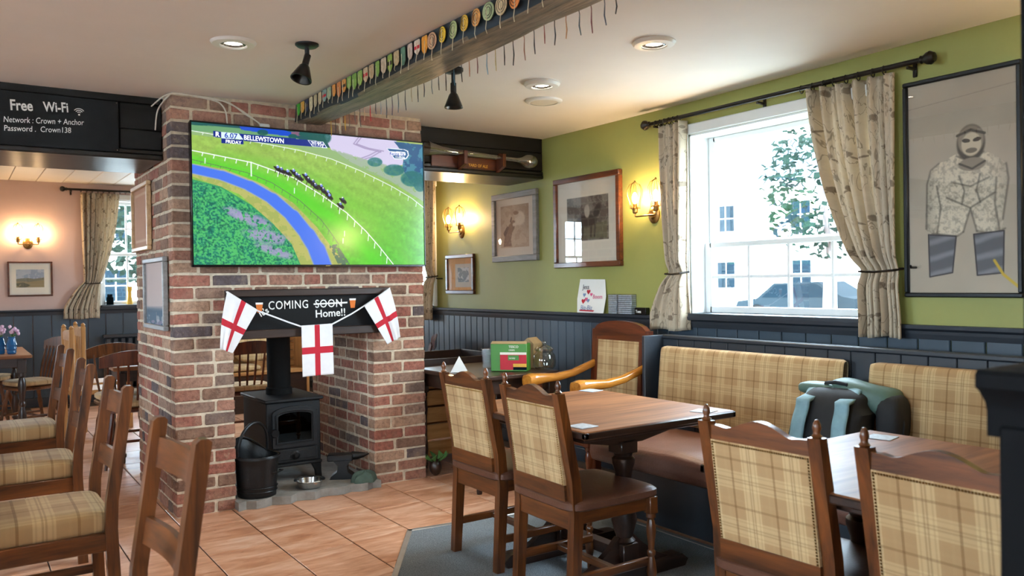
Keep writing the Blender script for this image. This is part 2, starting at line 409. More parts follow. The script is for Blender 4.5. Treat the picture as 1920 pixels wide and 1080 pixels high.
def _curtain():
    t = NT('curtain_print'); u = t.node('ShaderNodeUVMap'); u.uv_map = 'UVMap'
    sp = t.node('ShaderNodeSeparateXYZ'); t.t.links.new(u.outputs[0], sp.inputs[0])
    U, V = sp.outputs[0], sp.outputs[1]
    row = t.math('FLOOR', t.math('MULTIPLY', V, 1/.17)); Us = t.math('ADD', U, t.math('MULTIPLY', row, .071))
    fu = t.math('SUBTRACT', t.math('FRACT', t.math('MULTIPLY', Us, 1/.16)), .5); fv = t.math('SUBTRACT', t.math('FRACT', t.math('MULTIPLY', V, 1/.17)), .5)
    colid = t.math('FLOOR', t.math('MULTIPLY', Us, 1/.16))
    wn = t.node('ShaderNodeTexWhiteNoise'); cb = t.node('ShaderNodeCombineXYZ'); t.set(cb,0,colid); t.set(cb,1,row); t.t.links.new(cb.outputs[0], wn.inputs['Vector'])
    flip = t.math('SUBTRACT', t.math('MULTIPLY', t.math('GREATER_THAN', wn.outputs[0], .5), 2), 1); fu = t.math('MULTIPLY', fu, flip)
    def ell(cx,cy,rx,ry,a):
        ca,sa = math.cos(a),math.sin(a)
        dx = t.math('SUBTRACT', fu, cx); dy = t.math('SUBTRACT', fv, cy)
        x = t.math('ADD', t.math('MULTIPLY', dx, ca/rx), t.math('MULTIPLY', dy, sa/rx)); y = t.math('ADD', t.math('MULTIPLY', dx, -sa/ry), t.math('MULTIPLY', dy, ca/ry))
        return t.math('ADD', t.math('MULTIPLY', x, x), t.math('MULTIPLY', y, y))
    d = t.math('MINIMUM', t.math('MINIMUM', ell(0,0,.13,.11,-.5), ell(.11,.15,.055,.07,0)), t.math('MINIMUM', ell(-.16,-.12,.12,.035,.5), ell(.18,.14,.05,.018,0)))
    n = t.noise(u.outputs[0], 90, 4)
    bird = t.ramp(t.math('ADD', d, t.math('MULTIPLY', t.math('SUBTRACT', n, .5), 1.6)), [(.55,(1,1,1)),(1.1,(0,0,0))])
    vm = t.node('ShaderNodeVectorMath', operation='MULTIPLY', i_0=u.outputs[0]); vm.inputs[1].default_value = (1.6,.35,1)
    wv = t.noise(vm.outputs[0], 14, 3, .5, 1.2)
    br = t.ramp(t.math('ABSOLUTE', t.math('SUBTRACT', wv, .5)), [(.008,(1,1,1)),(.018,(0,0,0))])
    base = t.mix(t.noise(u.outputs[0], 30, 4), lin('ddd0ba'), lin('c6b59c'))
    c = t.mix(t.math('MULTIPLY', br, .55), base, lin('6e5d4c')); c = t.mix(t.math('MULTIPLY', bird, .7), c, lin('6e5c4c'))
    t.p(Base_Color=c, Roughness=.95); t.b.inputs['Specular IOR Level'].default_value = .1
    tr = t.node('ShaderNodeBsdfTranslucent'); t.t.links.new(c, tr.inputs[0])
    m = t.node('ShaderNodeMixShader'); m.inputs[0].default_value = .3; t.t.links.new(t.b.outputs[0], m.inputs[1]); t.t.links.new(tr.outputs[0], m.inputs[2])
    t.t.links.new(m.outputs[0], t.out.inputs[0]); MATS['curtain_print'] = t.m
_curtain()
# ================================================================ THE SETTING
XW, YB, XL, YF = 3.92, 10.9, -3.2, -3.0     # right wall, pink back wall, left wall, wall behind the camera
ZC, ZC2 = 2.5, 2.6                          # ceiling, back-room ceiling
DADO = 1.12
# ---- floor: slab + staggered terracotta tiles
fl = struct(MB().box(XL,XW,YF,YB,-.12,-.006).build('floor','grout',smooth=False), 'terracotta tiled floor running under the chimney into the back room')
TW, TL = .338, .52
tile_me = MB().box(0,TW-.007,0,TL-.007,-.006,0,.0018).mesh('tile', smooth=False); tile_me.materials.append(MATS['terracotta'])
cand = []
ph = {0:.0,1:.26,2:.0,3:.26}
for i in range(-13, 9):
    x0 = 1.388+(i)*TW
    if x0+TW > XW or x0 < XL: continue
    off = [4.03, 4.29][i%2] - (.12 if i%4 == 1 else 0)
    for j in range(-14, 14):
        y0 = off+j*TL
        if y0 < YF or y0+TL > YB: continue
        q = px_of((x0+TW/2,y0+TL/2,0)); vis = q[2] > .6 and -250 < q[0] < 2100 and q[1] < 1180
        hid = 1.1 < x0+TW/2 < 2.7 and 5.1 < y0+TL/2 < 6.2
        inc = x0 > 2.1 and y0 < 3.4
        cand.append(((0 if not vis or hid or inc else 1/q[2]**2), x0, y0))
cand.sort(key=lambda c: -c[0])
sm = MB()
for k,(s_,x0,y0) in enumerate(cand):
    if s_ > 0 and k < 260:
        o = link('tile', tile_me, None, fl); o.location = (x0,y0,rng.uniform(-.0006,.0006))
    else: sm.box(x0,x0+TW-.007,y0,y0+TL-.007,-.006,0)
o = sm.build('tile_field','terracotta',fl,smooth=False); o['kind'] = 'stuff'
# fitted carpet with metal edge strip
cp = [(2.045,4.02),(3.13,3.90),(3.13,YF+.1),(1.45,YF+.1),(1.45,3.1)]
cpt = struct(MB().prism([(x,y,.0012) for x,y in cp],(0,0,.006)).build('floor_carpet','carpet',smooth=False), 'blue-grey fitted carpet with metal edging under the dining tables')
for a,b in ((cp[0],cp[1]),(cp[4],cp[0]),(cp[1],cp[2])):
    d = Vector((b[0]-a[0],b[1]-a[1],0)); L = d.length; an = math.atan2(d.y,d.x)
    mb = MB().at((a[0],a[1],.001),(0,0,an)); mb.box(-.012,L+.012,-.016,.016,0,.010,.003); mb.build('edge_strip','steel_trim',cpt)
# ---- ceilings
def _ceil():
    mb = MB(); n = 60
    def fn(u,v):
        x = XL+(XW-XL)*u; y = YF+(5.6-YF)*v
        return (x,y,ZC+.010*math.sin(x*1.7+.6)*math.sin(y*1.1)+(.02*max(0,1-abs(x-XW)/.25)*0))
    mb.grid(fn, n, n); return mb
c_o = struct(_ceil().build('ceiling','ceiling_white'), 'uneven white plaster ceiling over the front room')
mb = MB(); mb.box(XL-.2,XW+.25,YF-.2,5.6,ZC+.05,ZC+.2); mb.build('ceiling_slab','ceiling_white',c_o,smooth=False)
cb_ = struct(MB().box(XL-.2,XW+.25,5.6,YB+.25,ZC2+.02,ZC2+.2).build('ceiling_back','board_white',smooth=False), 'white boarded ceiling of the back room')
x = XL; bd = MB().box(0,.262,5.9,YB,-.0,.018,.004).mesh('board',smooth=False); bd.materials.append(MATS['board_white'])
while x < XW-.2:
    o = link('board', bd, None, cb_); o.location = (x,0,ZC2); x += .268
# ---- walls
def wall_y(name, x0, x1, y0, y1, ops, mat, label, H=2.65):
    # wall lying along Y (thin in X) or along X: ops = openings (a0,a1,z0,z1) along the long axis
    mb = MB(); alongY = abs(y1-y0) > abs(x1-x0); a0,a1 = (y0,y1) if alongY else (x0,x1)
    cuts = sorted(ops); prev = a0
    def bx(p,q,z0,z1):
        if q-p < 1e-4 or z1-z0 < 1e-4: return
        if alongY: mb.box(x0,x1,p,q,z0,z1)
        else: mb.box(p,q,y0,y1,z0,z1)
    for (p,q,z0,z1) in cuts:
        bx(prev,p,-.12,H); bx(p,q,-.12,z0); bx(p,q,z1,H); prev = q
    bx(prev,a1,-.12,H)
    return struct(mb.build(name, mat, smooth=False), label)
W1 = (2.40,3.70,1.13,2.285); W2 = (7.1,8.2,1.13,2.3); W3 = (1.47,2.62,1.14,2.42); W4 = (-1.75,-.75,1.14,2.42)
W5 = (.2,1.7,1.0,2.3); W6 = (3.0,4.4,1.0,2.3); W7 = (-2.7,-1.0,1.0,2.3)
wr = wall_y('wall_right', XW, XW+.24, YF-.2, YB+.24, [W1,W2], 'wall_green', 'olive green plaster wall with a dark boarded dado')
wb = wall_y('wall_back', XL-.2, XW, YB, YB+.24, [W4,W3], 'wall_pink', 'dusky pink wall at the end of the back room')
wl = wall_y('wall_left', XL-.24, XL, YF-.2, YB+.24, [W5,W6], 'wall_cream', 'cream wall on the unseen side of the front room')
wf = wall_y('wall_front', XL, XW, YF-.24, YF, [W7], 'wall_cream', 'cream wall behind the viewer')
# ---- wainscot boards + dado rails
def wains(wall, a0, a1, wd, fix, alongY, mat, z1=DADO-.035, z0=.1):
    me = MB()
    if alongY: me.box(0,.016,0,wd-.006,z0,z1,.004)
    else: me.box(0,wd-.006,0,.016,z0,z1,.004)
    m = me.mesh('wainscot_board',smooth=False); m.materials.append(MATS[mat]); a = a0
    while a < a1:
        o = link('wainscot_board', m, None, wall); o.location = (fix,a,0) if alongY else (a,fix,0); a += wd
wains(wr, 3.79, 10.8, .1, XW-.016, True, 'slate_paint')
wains(wr, -.2, 3.7, .16, XW-.016, True, 'slate_paint')
wains(wb, -1.9, 3.85, .19, YB-.016, False, 'slate_paint')
def dado(name, pts, along):
    mb = MB()
    if along == 'y': a0,a1 = pts; mb.prism([(XW,a0,DADO-.07),(XW-.022,a0,DADO-.07),(XW-.028,a0,DADO-.045),(XW-.03,a0,DADO-.03),(XW-.05,a0,DADO-.018),(XW-.052,a0,DADO),(XW,a0,DADO)],(0,a1-a0,0))
    else: a0,a1 = pts; mb.prism([(a0,YB,DADO-.07),(a0,YB-.022,DADO-.07),(a0,YB-.03,DADO-.03),(a0,YB-.05,DADO-.018),(a0,YB-.052,DADO),(a0,YB,DADO)],(a1-a0,0,0))
    return struct(mb.build(name,'slate_dark',smooth=False))
dado('trim_right',(-2.9,10.9),'y')['label'] = 'dark dado rail ledge along the green wall'
dado('trim_back',(XL,XW-.06),'x')['label'] = 'dark dado rail along the pink wall'
struct(MB().box(XW-.03,XW,-2.9,10.85,0,.1,.004).build('baseboard_right','slate_dark'),'dark skirting board below the green wall')
struct(MB().box(XL,XW-.03,YB-.03,YB,0,.1,.004).build('baseboard_back','slate_dark'),'dark skirting board below the pink wall')
# ---- sash windows, built facing -Y, origin at room face, bottom centre of the opening
def window(name, op, alongY, cols, rows, fix, label, rz, upper_bars=False, dep=.165, mx=.40):
    a0,a1,z0,z1 = op; c = (a0+a1)/2; W = a1-a0; H = z1-z0
    o = bpy.data.objects.new(name, None); COL.objects.link(o); struct(o,label)
    o.location = (fix,c,z0) if alongY else (c,fix,z0); o.rotation_euler = (0,0,rz)
    t = .055
    for nm,b in (('casing',(-W/2-.07,-W/2,-.018,0,0,H+.05)),('casing',(W/2,W/2+.07,-.018,0,0,H+.05)),('casing',(-W/2-.09,W/2+.09,-.024,0,H,H+.065))):
        MB().box(*b,b=.006).build(nm,'white_gloss',o)
    for nm,b in (('reveal',(-W/2,-W/2+.012,0,.23,0,H)),('reveal',(W/2-.012,W/2,0,.23,0,H)),('reveal',(-W/2,W/2,0,.23,H-.012,H))):
        MB().box(*b).build(nm,'white_gloss',o,smooth=False)
    MB().box(-W/2,W/2,-.045,.23,-.02,.012,.004).build('window_sill','slate_dark',o)
    zm = H*mx; y = dep
    def sash(z0_,z1_,y,nm,bars):
        s = bpy.data.objects.new(nm,None); COL.objects.link(s); s.parent = o
        for b in ((-W/2+.012,-W/2+.012+t,y,y+.04,z0_,z1_),(W/2-.012-t,W/2-.012,y,y+.04,z0_,z1_),(-W/2+.05,W/2-.05,y,y+.04,z0_,z0_+t*.75),(-W/2+.05,W/2-.05,y,y+.04,z1_-t*.6,z1_)):
            MB().box(*b,b=.004).build('sash_rail','white_gloss',s)
        xa,xb,za,zb = -W/2+.012+t,W/2-.012-t,z0_+t*.75,z1_-t*.6; nc,nr = (cols,rows) if bars else (1,1)
        for i in range(1,nc): xx = xa+(xb-xa)*i/nc; MB().box(xx-.01,xx+.01,y+.006,y+.034,za,zb,.003).build('glazing_bar','white_gloss',s)
        for j in range(1,nr): zz = za+(zb-za)*j/nr; MB().box(xa,xb,y+.008,y+.032,zz-.01,zz+.01,.003).build('glazing_bar','white_gloss',s)
        for i in range(nc):
            for j in range(nr):
                MB().box(xa+(xb-xa)*i/nc,xa+(xb-xa)*(i+1)/nc,y+.018,y+.021,za+(zb-za)*j/nr,za+(zb-za)*(j+1)/nr).build('pane','pane_glass',s,smooth=False)
    sash(.012,zm,y-.045,'lower_sash',True); sash(zm-.03,H-.012,y,'upper_sash',upper_bars)
    po = portal('daylight_portal', o.location+Vector((.23 if alongY and fix > 0 else (-.23 if alongY else 0), 0 if alongY else (.23 if fix > 0 else -.23), H/2)),
        (PI/2,0,rz+PI) if False else (-PI/2,0,rz), W, H)
    return o
window('window_1', W1, True, 4, 2, XW, 'white sash window in the green wall above the bench', -PI/2)
window('window_2', W2, True, 3, 2, XW, 'white sash window in the green wall of the back room', -PI/2)
window('window_3', W3, False, 4, 2, YB, 'white multi-pane sash window in the pink wall', 0, True, mx=.5)
window('window_4', W4, False, 3, 2, YB, 'second white sash window in the pink wall', 0, True, mx=.5)
window('window_5', W5, True, 4, 2, XL, 'white sash window in the cream side wall', PI/2, True)
window('window_6', W6, True, 4, 2, XL, 'further white sash window in the cream side wall', PI/2, True)
window('window_7', W7, False, 4, 2, YF, 'wide white sash window behind the viewer', PI, True)
# ---- black timber headers either side of the chimney
def header(name, x0, x1, z0, y1, label, planks):
    h = struct(MB().box(x0,x1,5.30,y1,z0+.03,2.62).build(name,'timber_black',smooth=False), label)
    for (p0,p1,za,zb) in planks:
        MB().box(p0,p1,5.278,5.30,za,zb,.004).build('plank','timber_black',h)
    MB().box(x0,x1,5.262,y1+.01,z0,z0+.034,.008).build('soffit_board','timber_gloss',h)
    MB().box(x0,x1,5.27,5.30,z0+.032,z0+.06,.006).build('moulding','timber_gloss',h)
    return h
header('wall_header_left', XL, 1.062, 2.12, 5.92, 'black timber header beam left of the brick chimney', [(XL,1.06,2.455,2.50),(.83,1.06,2.30,2.45),(.83,1.06,2.182,2.298),(XL,.826,2.182,2.45)])
header('wall_header_right', 2.722, XW-.001, 2.175, 5.76, 'black timber header beam between the chimney and the green wall', [(2.722,XW-.002,2.385,2.50),(2.722,XW-.002,2.24,2.383)])
struct(MB().box(XL,XW,5.55,5.62,ZC,2.63).build('ceiling_step','ceiling_white',smooth=False),'plaster step between the two ceilings')
# ---- brick chimney with open fireplace
CX0,CX1,CY0,CY1 = 1.065,2.72,5.075,6.22; OX0,OX1,OZ = 1.41,2.33,1.05
rc = .005
core = MB()
core.box(CX0+rc,OX0-rc,CY0+rc,CY1-rc,0,OZ); core.box(OX1+rc,CX1-rc,CY0+rc,CY1-rc,0,OZ)
core.box(CX0+rc,CX1-rc,CY0+rc,CY0+.24,OZ,2.6); core.box(CX0+rc,CX1-rc,CY1-.24,CY1-rc,OZ,2.6)
core.box(CX0+rc,OX0+.12,CY0+.24,CY1-.24,OZ,2.6); core.box(OX1-.12,CX1-rc,CY0+.24,CY1-.24,OZ,2.6)
chim = struct(core.build('wall_chimney','mortar',smooth=False), 'brick chimney breast with a see-through fireplace')
bv = []
def mk_brick(seed):
    r = random.Random(seed); mb = MB(); mb.box(-.5,.5,-.5,.5,-.5,.5,.05)
    mb.v = [(x+r.uniform(-.018,.018)*(1 if abs(x) < .49 else .6), y+r.uniform(-.018,.018), z+r.uniform(-.06,.06)) for x,y,z in mb.v]
    m = mb.mesh('brick', smooth=False); m.materials.append(MATS['brick']); return m, mb
BV = [mk_brick(s) for s in range(8)]
bricks = []   # (centre, (lx,ly,lz))
G = .0755; JT = .015; S_,H_ = .218,.105
def course(a0, a1, par, r):
    out = []; a = a0; k = par; first = True
    while a < a1-.03:
        L = (S_ if k%2 == 0 else H_)+r.uniform(-.008,.008)
        if first and par == 1: L = H_+r.uniform(0,.05)
        first = False
        if a1-(a+L) < .07: L = a1-a
        out.append((a,a+L)); a += L+JT; k += 1 if r.random() < .85 else 2
    return out
br = random.Random(5)
def rect(z): return OZ > z
for c in range(33):
    z0 = .004+c*G; z1 = z0+G-JT; par = c%2
    if z1 > 2.52: z1 = 2.52
    seg = [(CX0,OX0),(OX1,CX1)] if z0+.03 < OZ else [(CX0,CX1)]
    for sg in seg:
        for a,b in course(*sg,par,br):
            bricks.append((((a+b)/2,CY0+.05+br.uniform(-.002,.002),(z0+z1)/2),(b-a,.1,z1-z0),'front'))
    for xs,face in ((CX0,'left'),(CX1,'right')):
        for a,b in course(CY0+.1+JT,CY1-.1-JT,1-par,br):
            bricks.append(((xs+(.05 if face=='left' else -.05)+br.uniform(-.002,.002),(a+b)/2,(z0+z1)/2),(.1,b-a,z1-z0),face))
    if z0+.03 < OZ:
        for xs,face in ((OX0,'inl'),(OX1,'inr')):
            for a,b in course(CY0+.1+JT,CY1-.1-JT,par,br):
                bricks.append(((xs+(-.05 if face=='inl' else .05)+br.uniform(-.002,.002),(a+b)/2,(z0+z1)/2),(.1,b-a,z1-z0),face))
    for sg in seg:
        for a,b in course(*sg,1-par,br):
            bricks.append((((a+b)/2,CY1-.05,(z0+z1)/2),(b-a,.1,z1-z0),'back'))
def score(bk):
    (x,y,z),(lx,ly,lz),f = bk
    if f == 'front':
        if 1.22 < x < 2.62 and 1.53 < z < 2.3: return 0
        if 1.45 < x < 2.32 and 1.06 < z < 1.31: return 0
        return lx*lz/px_of((x,y,z))[2]**2*.8
    if f == 'left': return 0 if y > 5.28 and z > 2.15 else ly*lz/px_of((x,y,z))[2]**2*.25
    if f == 'inr': return 0 if y > 5.9 else ly*lz/px_of((x,y,z))[2]**2*.3
    return 0
bricks.sort(key=lambda b: -score(b)); rest = MB()
for k,bk in enumerate(bricks):
    (x,y,z),d,f = bk
    rot = (br.uniform(-.005,.005),br.uniform(-.01,.01),br.uniform(-.005,.005))
    flip = f in ('left','right','inl','inr')
    if k < 298 and score(bk) > 0:
        o = link('brick', BV[br.randrange(8)][0], None, chim); o.location = (x,y,z)
        o.scale = d if not flip else (d[1],d[0],d[2]); o.rotation_euler = (rot[0],rot[1],rot[2]+(PI/2 if flip else 0))
    else:
        m = BV[br.randrange(8)][1]
        rest.at((x,y,z),(rot[0],rot[1],rot[2]+(PI/2 if flip else 0)), d if not flip else (d[1],d[0],d[2])); rest.add(m.v,m.f)
rest.M = Matrix(); o = rest.build('brick_field','brick',chim,smooth=False); o['kind'] = 'stuff'
# hearth stone, rough edged
mb = MB(); hr = random.Random(3); pts = []
for k in range(19):
    x = OX0-.01+(OX1-OX0+.02)*k/18; pts.append((x,CY0-.075+.018*math.sin(k*1.9)+hr.uniform(-.01,.01)))
mb.prism([(x,y,.002) for x,y in pts]+[(OX1+.003,CY1,.002),(OX0-.003,CY1,.002)],(0,0,.05))
hearth = tag(mb.build('hearth_slab','stone',smooth=False),'rough grey stone slab filling the fireplace floor','hearth')
# ---- ceiling beam
mb = MB(); n = 40
def beam(u,v):
    a = u; y = -3+(5.07+3)*v; X0,X1,zb,zt = 1.82,2.0,2.382,2.53
    P = [(X0,zt),(X0,zb+.012),(X0+.012,zb),(X1-.012,zb),(X1,zb+.012),(X1,zt)]
    k = int(round(u*5)); x,z = P[k]
    return (x+.006*math.sin(y*3.1+k)+.003*math.sin(y*9+2*k), y, z+(.006*math.sin(y*2.3+k*.7)+.003*math.sin(y*11+k) if k in (1,2,3,4) else 0))
mb.grid(beam, 6, 70)
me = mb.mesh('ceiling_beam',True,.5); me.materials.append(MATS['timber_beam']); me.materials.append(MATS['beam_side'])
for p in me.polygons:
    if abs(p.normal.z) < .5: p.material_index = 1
bm_ = struct(link('ceiling_beam',me,None), 'old blackened timber beam running across the ceiling to the chimney')
# ---- near partition with moulded cap and post
pt = struct(MB().box(1.385,3.1,.56,.62,0,1.155,.004).build('wall_partition','near_black'), 'black boarded partition with moulded cap beside the viewer')
mb = MB(); mb.prism([(1.375,.53,1.10),(1.375,.53,1.14),(1.37,.53,1.155),(1.35,.53,1.175),(1.338,.53,1.182),(1.338,.53,1.202),(1.345,.53,1.209),(3.1,.53,1.209),(3.1,.53,1.10)],(0,.13,0)); mb.build('cap_rail','near_black',pt)
MB().box(1.368,1.41,.54,.64,0,1.12,.005).build('end_stile','near_black',pt)
MB().box(1.452,1.55,.54,.64,1.2,2.5,.006).build('post','near_black',pt)
# ================================================================ THINGS ON AND IN THE CHIMNEY
# ---- television
TVW, TVH = 1.535, .855
tv = thing('television','wide flat television showing a horse race on the brick chimney','television',((1.155+2.69)/2,4.985,1.473))
MB().box(-TVW/2,TVW/2,.004,.045,0,TVH,.006).build('casing','tv_black',tv)
MB().box(-.35,.35,.045,.085,.2,.65,.004).build('wall_bracket','black_iron',tv)
for b in ((-TVW/2,TVW/2,-.004,.006,0,.014),(-TVW/2,TVW/2,-.004,.006,TVH-.009,TVH),(-TVW/2,-TVW/2+.009,-.004,.006,0,TVH),(TVW/2-.009,TVW/2,-.004,.006,0,TVH)):
    MB().box(*b,b=.002).build('bezel','tv_black',tv)
MB().box(.045,.075,-.006,-.003,.004,.010).build('badge','chrome',tv,smooth=False)
def tv_canvas():
    W,H = 560,314
    C = Canvas(W,H,'5aa02c', X=lambda u,v: 72+1573*u, Y=lambda u,v: (35+115*u)+v*(1003-(35+115*u)))
    X,Y = C.X,C.Y
    n1 = vnoise(W,H,40,1); n2 = vnoise(W,H,6,2); n3 = vnoise(W,H,14,3,4)
    g = np.clip((Y-250)/700,0,1)
    base = (1-g)[...,None]*np.array([.58,.72,.33])+g[...,None]*np.array([.36,.74,.22])
    st = (np.sin((Y*1.0-X*.55+n1*80)/14)*.5+.5); base = base*(.9+.2*n2[...,None])*(1+.06*(st-.5)[...,None]); C.c = base
    C.put(np.clip((X-1000)/600,0,1)*np.clip((700-Y)/400,0,1), (.68,.72,.42), .7)
    # bright strip along the running rail
    rail = [(70,228),(430,302),(700,402),(900,528),(1060,640),(1200,770),(1300,880),(1400,1000)]
    C.put(C.line([(x-70,y+60) for x,y in rail],52,1.4),(.32,.82,.16),.75)
    C.put(C.line([(x+160,y+20) for x,y in rail],36,1.5),(.44,.76,.24),.4)
    C.put(C.poly([(60,20),(700,40),(960,80),(960,190),(700,190),(60,96)]), (.10,.32,.34))
    C.put(C.poly([(60,55),(420,75),(700,120),(900,190),(1200,265),(1460,330),(1646,470),(1646,560),(1400,430),(1000,275),(700,190),(60,120)]), (.55,.68,.45))
    C.put(C.poly([(60,50),(500,80),(700,130),(60,96)]), (.38,.6,.42), .8)
    # pale field and tracks
    C.put(C.poly([(900,90),(1440,135),(1500,300),(1400,320),(1200,270),(960,205)]), (.80,.77,.88))
    for t_ in ([(1160,110),(1120,160),(1200,190),(1320,215)],[(1180,110),(1140,160),(1230,190),(1340,208)],[(1320,210),(1250,250),(1170,275)],[(1300,205),(1230,240),(1150,268)]): C.put(C.line(t_,4),(.58,.52,.68),.8)
    C.put(C.poly([(960,195),(1200,265),(1480,330),(1646,440),(1646,560),(1380,410),(1100,290)])*(n2>.35), (.62,.68,.62), .8)
    C.put(C.poly([(1420,140),(1646,160),(1646,470),(1540,410),(1480,330),(1500,230)]), (.13,.33,.5)); C.put(C.poly([(1420,140),(1646,160),(1646,470),(1540,410),(1480,330),(1500,230)])*(n3>.52), (.24,.5,.6))
    for cx,cy,rx,ry in ((1275,285,55,32),(1420,340,80,40),(1560,400,90,55),(1620,440,50,50)): C.put(C.ell(cx,cy,rx,ry)*(.55+.6*n2), (.12,.42,.42))
    # roof, trees at top
    C.put(C.poly([(360,55),(640,75),(760,108),(700,120),(520,100),(370,80)]), (.1,.3,.78)); C.put(C.poly([(690,85),(740,85),(770,112),(690,112)]),(.5,.35,.45))
    for cx,cy,rx,ry in ((120,45,60,14),(505,95,34,20),(880,120,80,55),(700,118,30,18),(800,100,60,20)): C.put(C.ell(cx,cy,rx,ry)*(.6+.6*n2), (.08,.34,.32))
    # road, verges, vegetation
    road = [(60,350),(250,395),(420,465),(560,550),(690,670),(790,800),(850,900),(890,1010)]
    C.put(C.poly([(60,315),(260,350),(500,450),(700,580),(850,740),(950,880),(1060,1010),(700,1010),(560,720),(350,520),(60,400)]), (.70,.70,.40)); 
    C.put(C.poly([(60,315),(260,350),(500,450),(700,580),(850,740),(950,880),(1060,1010),(700,1010),(560,720),(350,520),(60,400)])*(n3>.52), (.60,.66,.34),.7)
    C.put(C.poly([(60,420),(240,470),(420,590),(560,720),(680,860),(740,1010),(60,1010)]), (.22,.60,.38))
    vg = C.poly([(60,430),(240,480),(420,600),(560,730),(680,870),(730,1010),(60,1010)])
    fine = vnoise(W,H,3,9,2)
    C.put(vg*np.clip((n3-.42)*4,0,1), (.10,.48,.42), .8); C.put(vg*(fine>.55), (.36,.78,.42), .7); C.put(vg*(fine<.36), (.06,.34,.30), .7)
    for cx,cy,rx,ry,r_ in ((520,810,140,45,12),(570,910,130,30,20),(440,700,110,40,20),(320,650,70,30,30)):
        C.put(C.ell(cx,cy,rx,ry,r_,.6)*(n2>.42), (.66,.58,.78), .8)
    C.put(C.poly([(930,870),(990,860),(1080,1000),(1000,1010)])*(n2>.4), (.30,.44,.36))
    wv = [28,30,34,38,44,50,56,62]
    for (a,b),w_ in zip(zip(road[:-1],road[1:]),wv): C.put(C.line([a,b],w_+6,.15),(.55,.62,.75)); 
    for (a,b),w_ in zip(zip(road[:-1],road[1:]),wv): C.put(C.line([a,b],w_,.15),(.28,.46,.90))
    # rails
    def rl(pts,n,hgt,wd,col=(.95,.97,.98)):
        C.put(C.line(pts,wd),col)
        P = np.array(pts,float); d = np.r_[0,np.cumsum(np.hypot(*np.diff(P,axis=0).T))]
        for s in np.linspace(0,d[-1],n):
            x = np.interp(s,d,P[:,0]); y = np.interp(s,d,P[:,1]); h_ = hgt*(.55+.75*s/d[-1]); C.put(C.line([(x,y),(x-6,y+h_)],wd*.8),col)
    rl(rail,24,38,3.2)
    rl([(70,95),(400,150),(740,212),(960,268),(1160,345),(1400,455),(1550,535),(1650,605)],24,24,2.6,(.88,.92,.9))
    rl([(70,290),(400,372),(560,440),(740,560),(880,690),(940,770),(1000,860)],20,26,2.0,(.35,.42,.34))
    C.put(C.line([(428,300),(428,395)],4),(.92,.95,.95)); 
    for p in ((1045,770),(1034,820),(150,280),(705,475)): C.put(C.line([p,(p[0]-2,p[1]+34)],3),(.85,.92,.88))
    # horses with riders
    hr_ = np.random.RandomState(4)
    for cx,cy in ((600,345),(625,358),(665,372),(705,368),(725,392),(742,405),(785,395),(805,425),(835,440),(850,465),(890,470),(905,495),(935,510),(945,535),(1040,560),(1022,595)):
        C.put(C.ell(cx,cy,26,13,35,.4),(.13,.12,.16)); C.put(C.ell(cx-22,cy-14,9,6,40,.4),(.15,.12,.12)); C.put(C.ell(cx-2,cy-16,9,9,0,.4),np.array([.25,.3,.5])*hr_.uniform(.7,2)); C.put(C.ell(cx-6,cy-25,5,5,0,.4),(.92,.92,.95))
        for k in (-16,14): C.put(C.line([(cx+k,cy+8),(cx+k-4,cy+24)],2.5),(.2,.14,.12))
    # caption strips
    nv = (.06,.16,.52)
    C.put(C.poly([(200,93),(249,97),(249,137),(200,133)]),nv); C.put(C.poly([(249,97),(352,104),(384,147),(249,141)]),(.85,.93,.95))
    C.put(C.poly([(249,142),(384,148),(384,180),(249,174)]),nv); C.put(C.poly([(355,105),(795,138),(832,186),(388,156)]),nv)
    C.put(C.poly([(797,138),(905,150),(935,194),(832,186)]),(.86,.9,.95)); C.put(C.poly([(803,142),(900,153),(926,189),(835,182)]),nv)
    C.put(C.poly([(1364,186),(1500,192),(1530,205),(1536,235),(1520,258),(1500,266),(1420,262)]),(.9,.93,.96)); C.put(C.poly([(1370,190),(1498,197),(1522,208),(1528,232),(1514,252),(1496,260),(1424,257)]),(.16,.36,.56))
    C.put(C.poly([(1385,208),(1506,212),(1512,232),(1502,238),(1396,236)]),(.93,.95,.97))
    return C
me = tv_canvas().mesh('screen',TVW-.018,TVH-.023); me.materials.append(MATS['screen_image'])
scr = link('screen', me, None, tv); scr.location = (0,.003,.014)
def tvxy(x, y):
    u = (x-72)/1573; t = 35+115*u; return (-(TVW-.018)/2+u*(TVW-.018), .0015, .014+(1-(y-t)/(1003-t))*(TVH-.023))
k = (TVW-.018)/1573
tr = (PI/2,0.055,0)
text('6.07',46*k,'screen_navy',scr,Vector(tvxy(266,136))-Vector((0,.003,.014)),(PI/2,.03,0),bold=.0008,ext=.0002)
text('FRIDAY',29*k,'screen_white',scr,Vector(tvxy(272,172))-Vector((0,.003,.014)),(PI/2,.02,0),bold=.0004,ext=.0002)
text('BELLEWSTOWN',41*k,'screen_white',scr,Vector(tvxy(384,147))-Vector((0,.003,.014)),(PI/2,.005,0),bold=.0006,ext=.0002,sx=.86)
text('7f195y',37*k,'screen_white',scr,Vector(tvxy(820,176))-Vector((0,.003,.014)),(PI/2,.0,0),bold=.0004,ext=.0002,sx=.9)
text('R',40*k,'screen_white',scr,Vector(tvxy(212,129))-Vector((0,.003,.014)),(PI/2,.02,0),bold=.0012,ext=.0002)
text('Racing TV',29*k,'screen_navy',scr,Vector(tvxy(1386,233))-Vector((0,.003,.014)),(PI/2,-.01,0),bold=.0003,ext=.0002,sx=.95)
text('11:09:06',22*k,'screen_white',scr,Vector(tvxy(1428,256))-Vector((0,.003,.014)),(PI/2,-.01,0),ext=.0002)
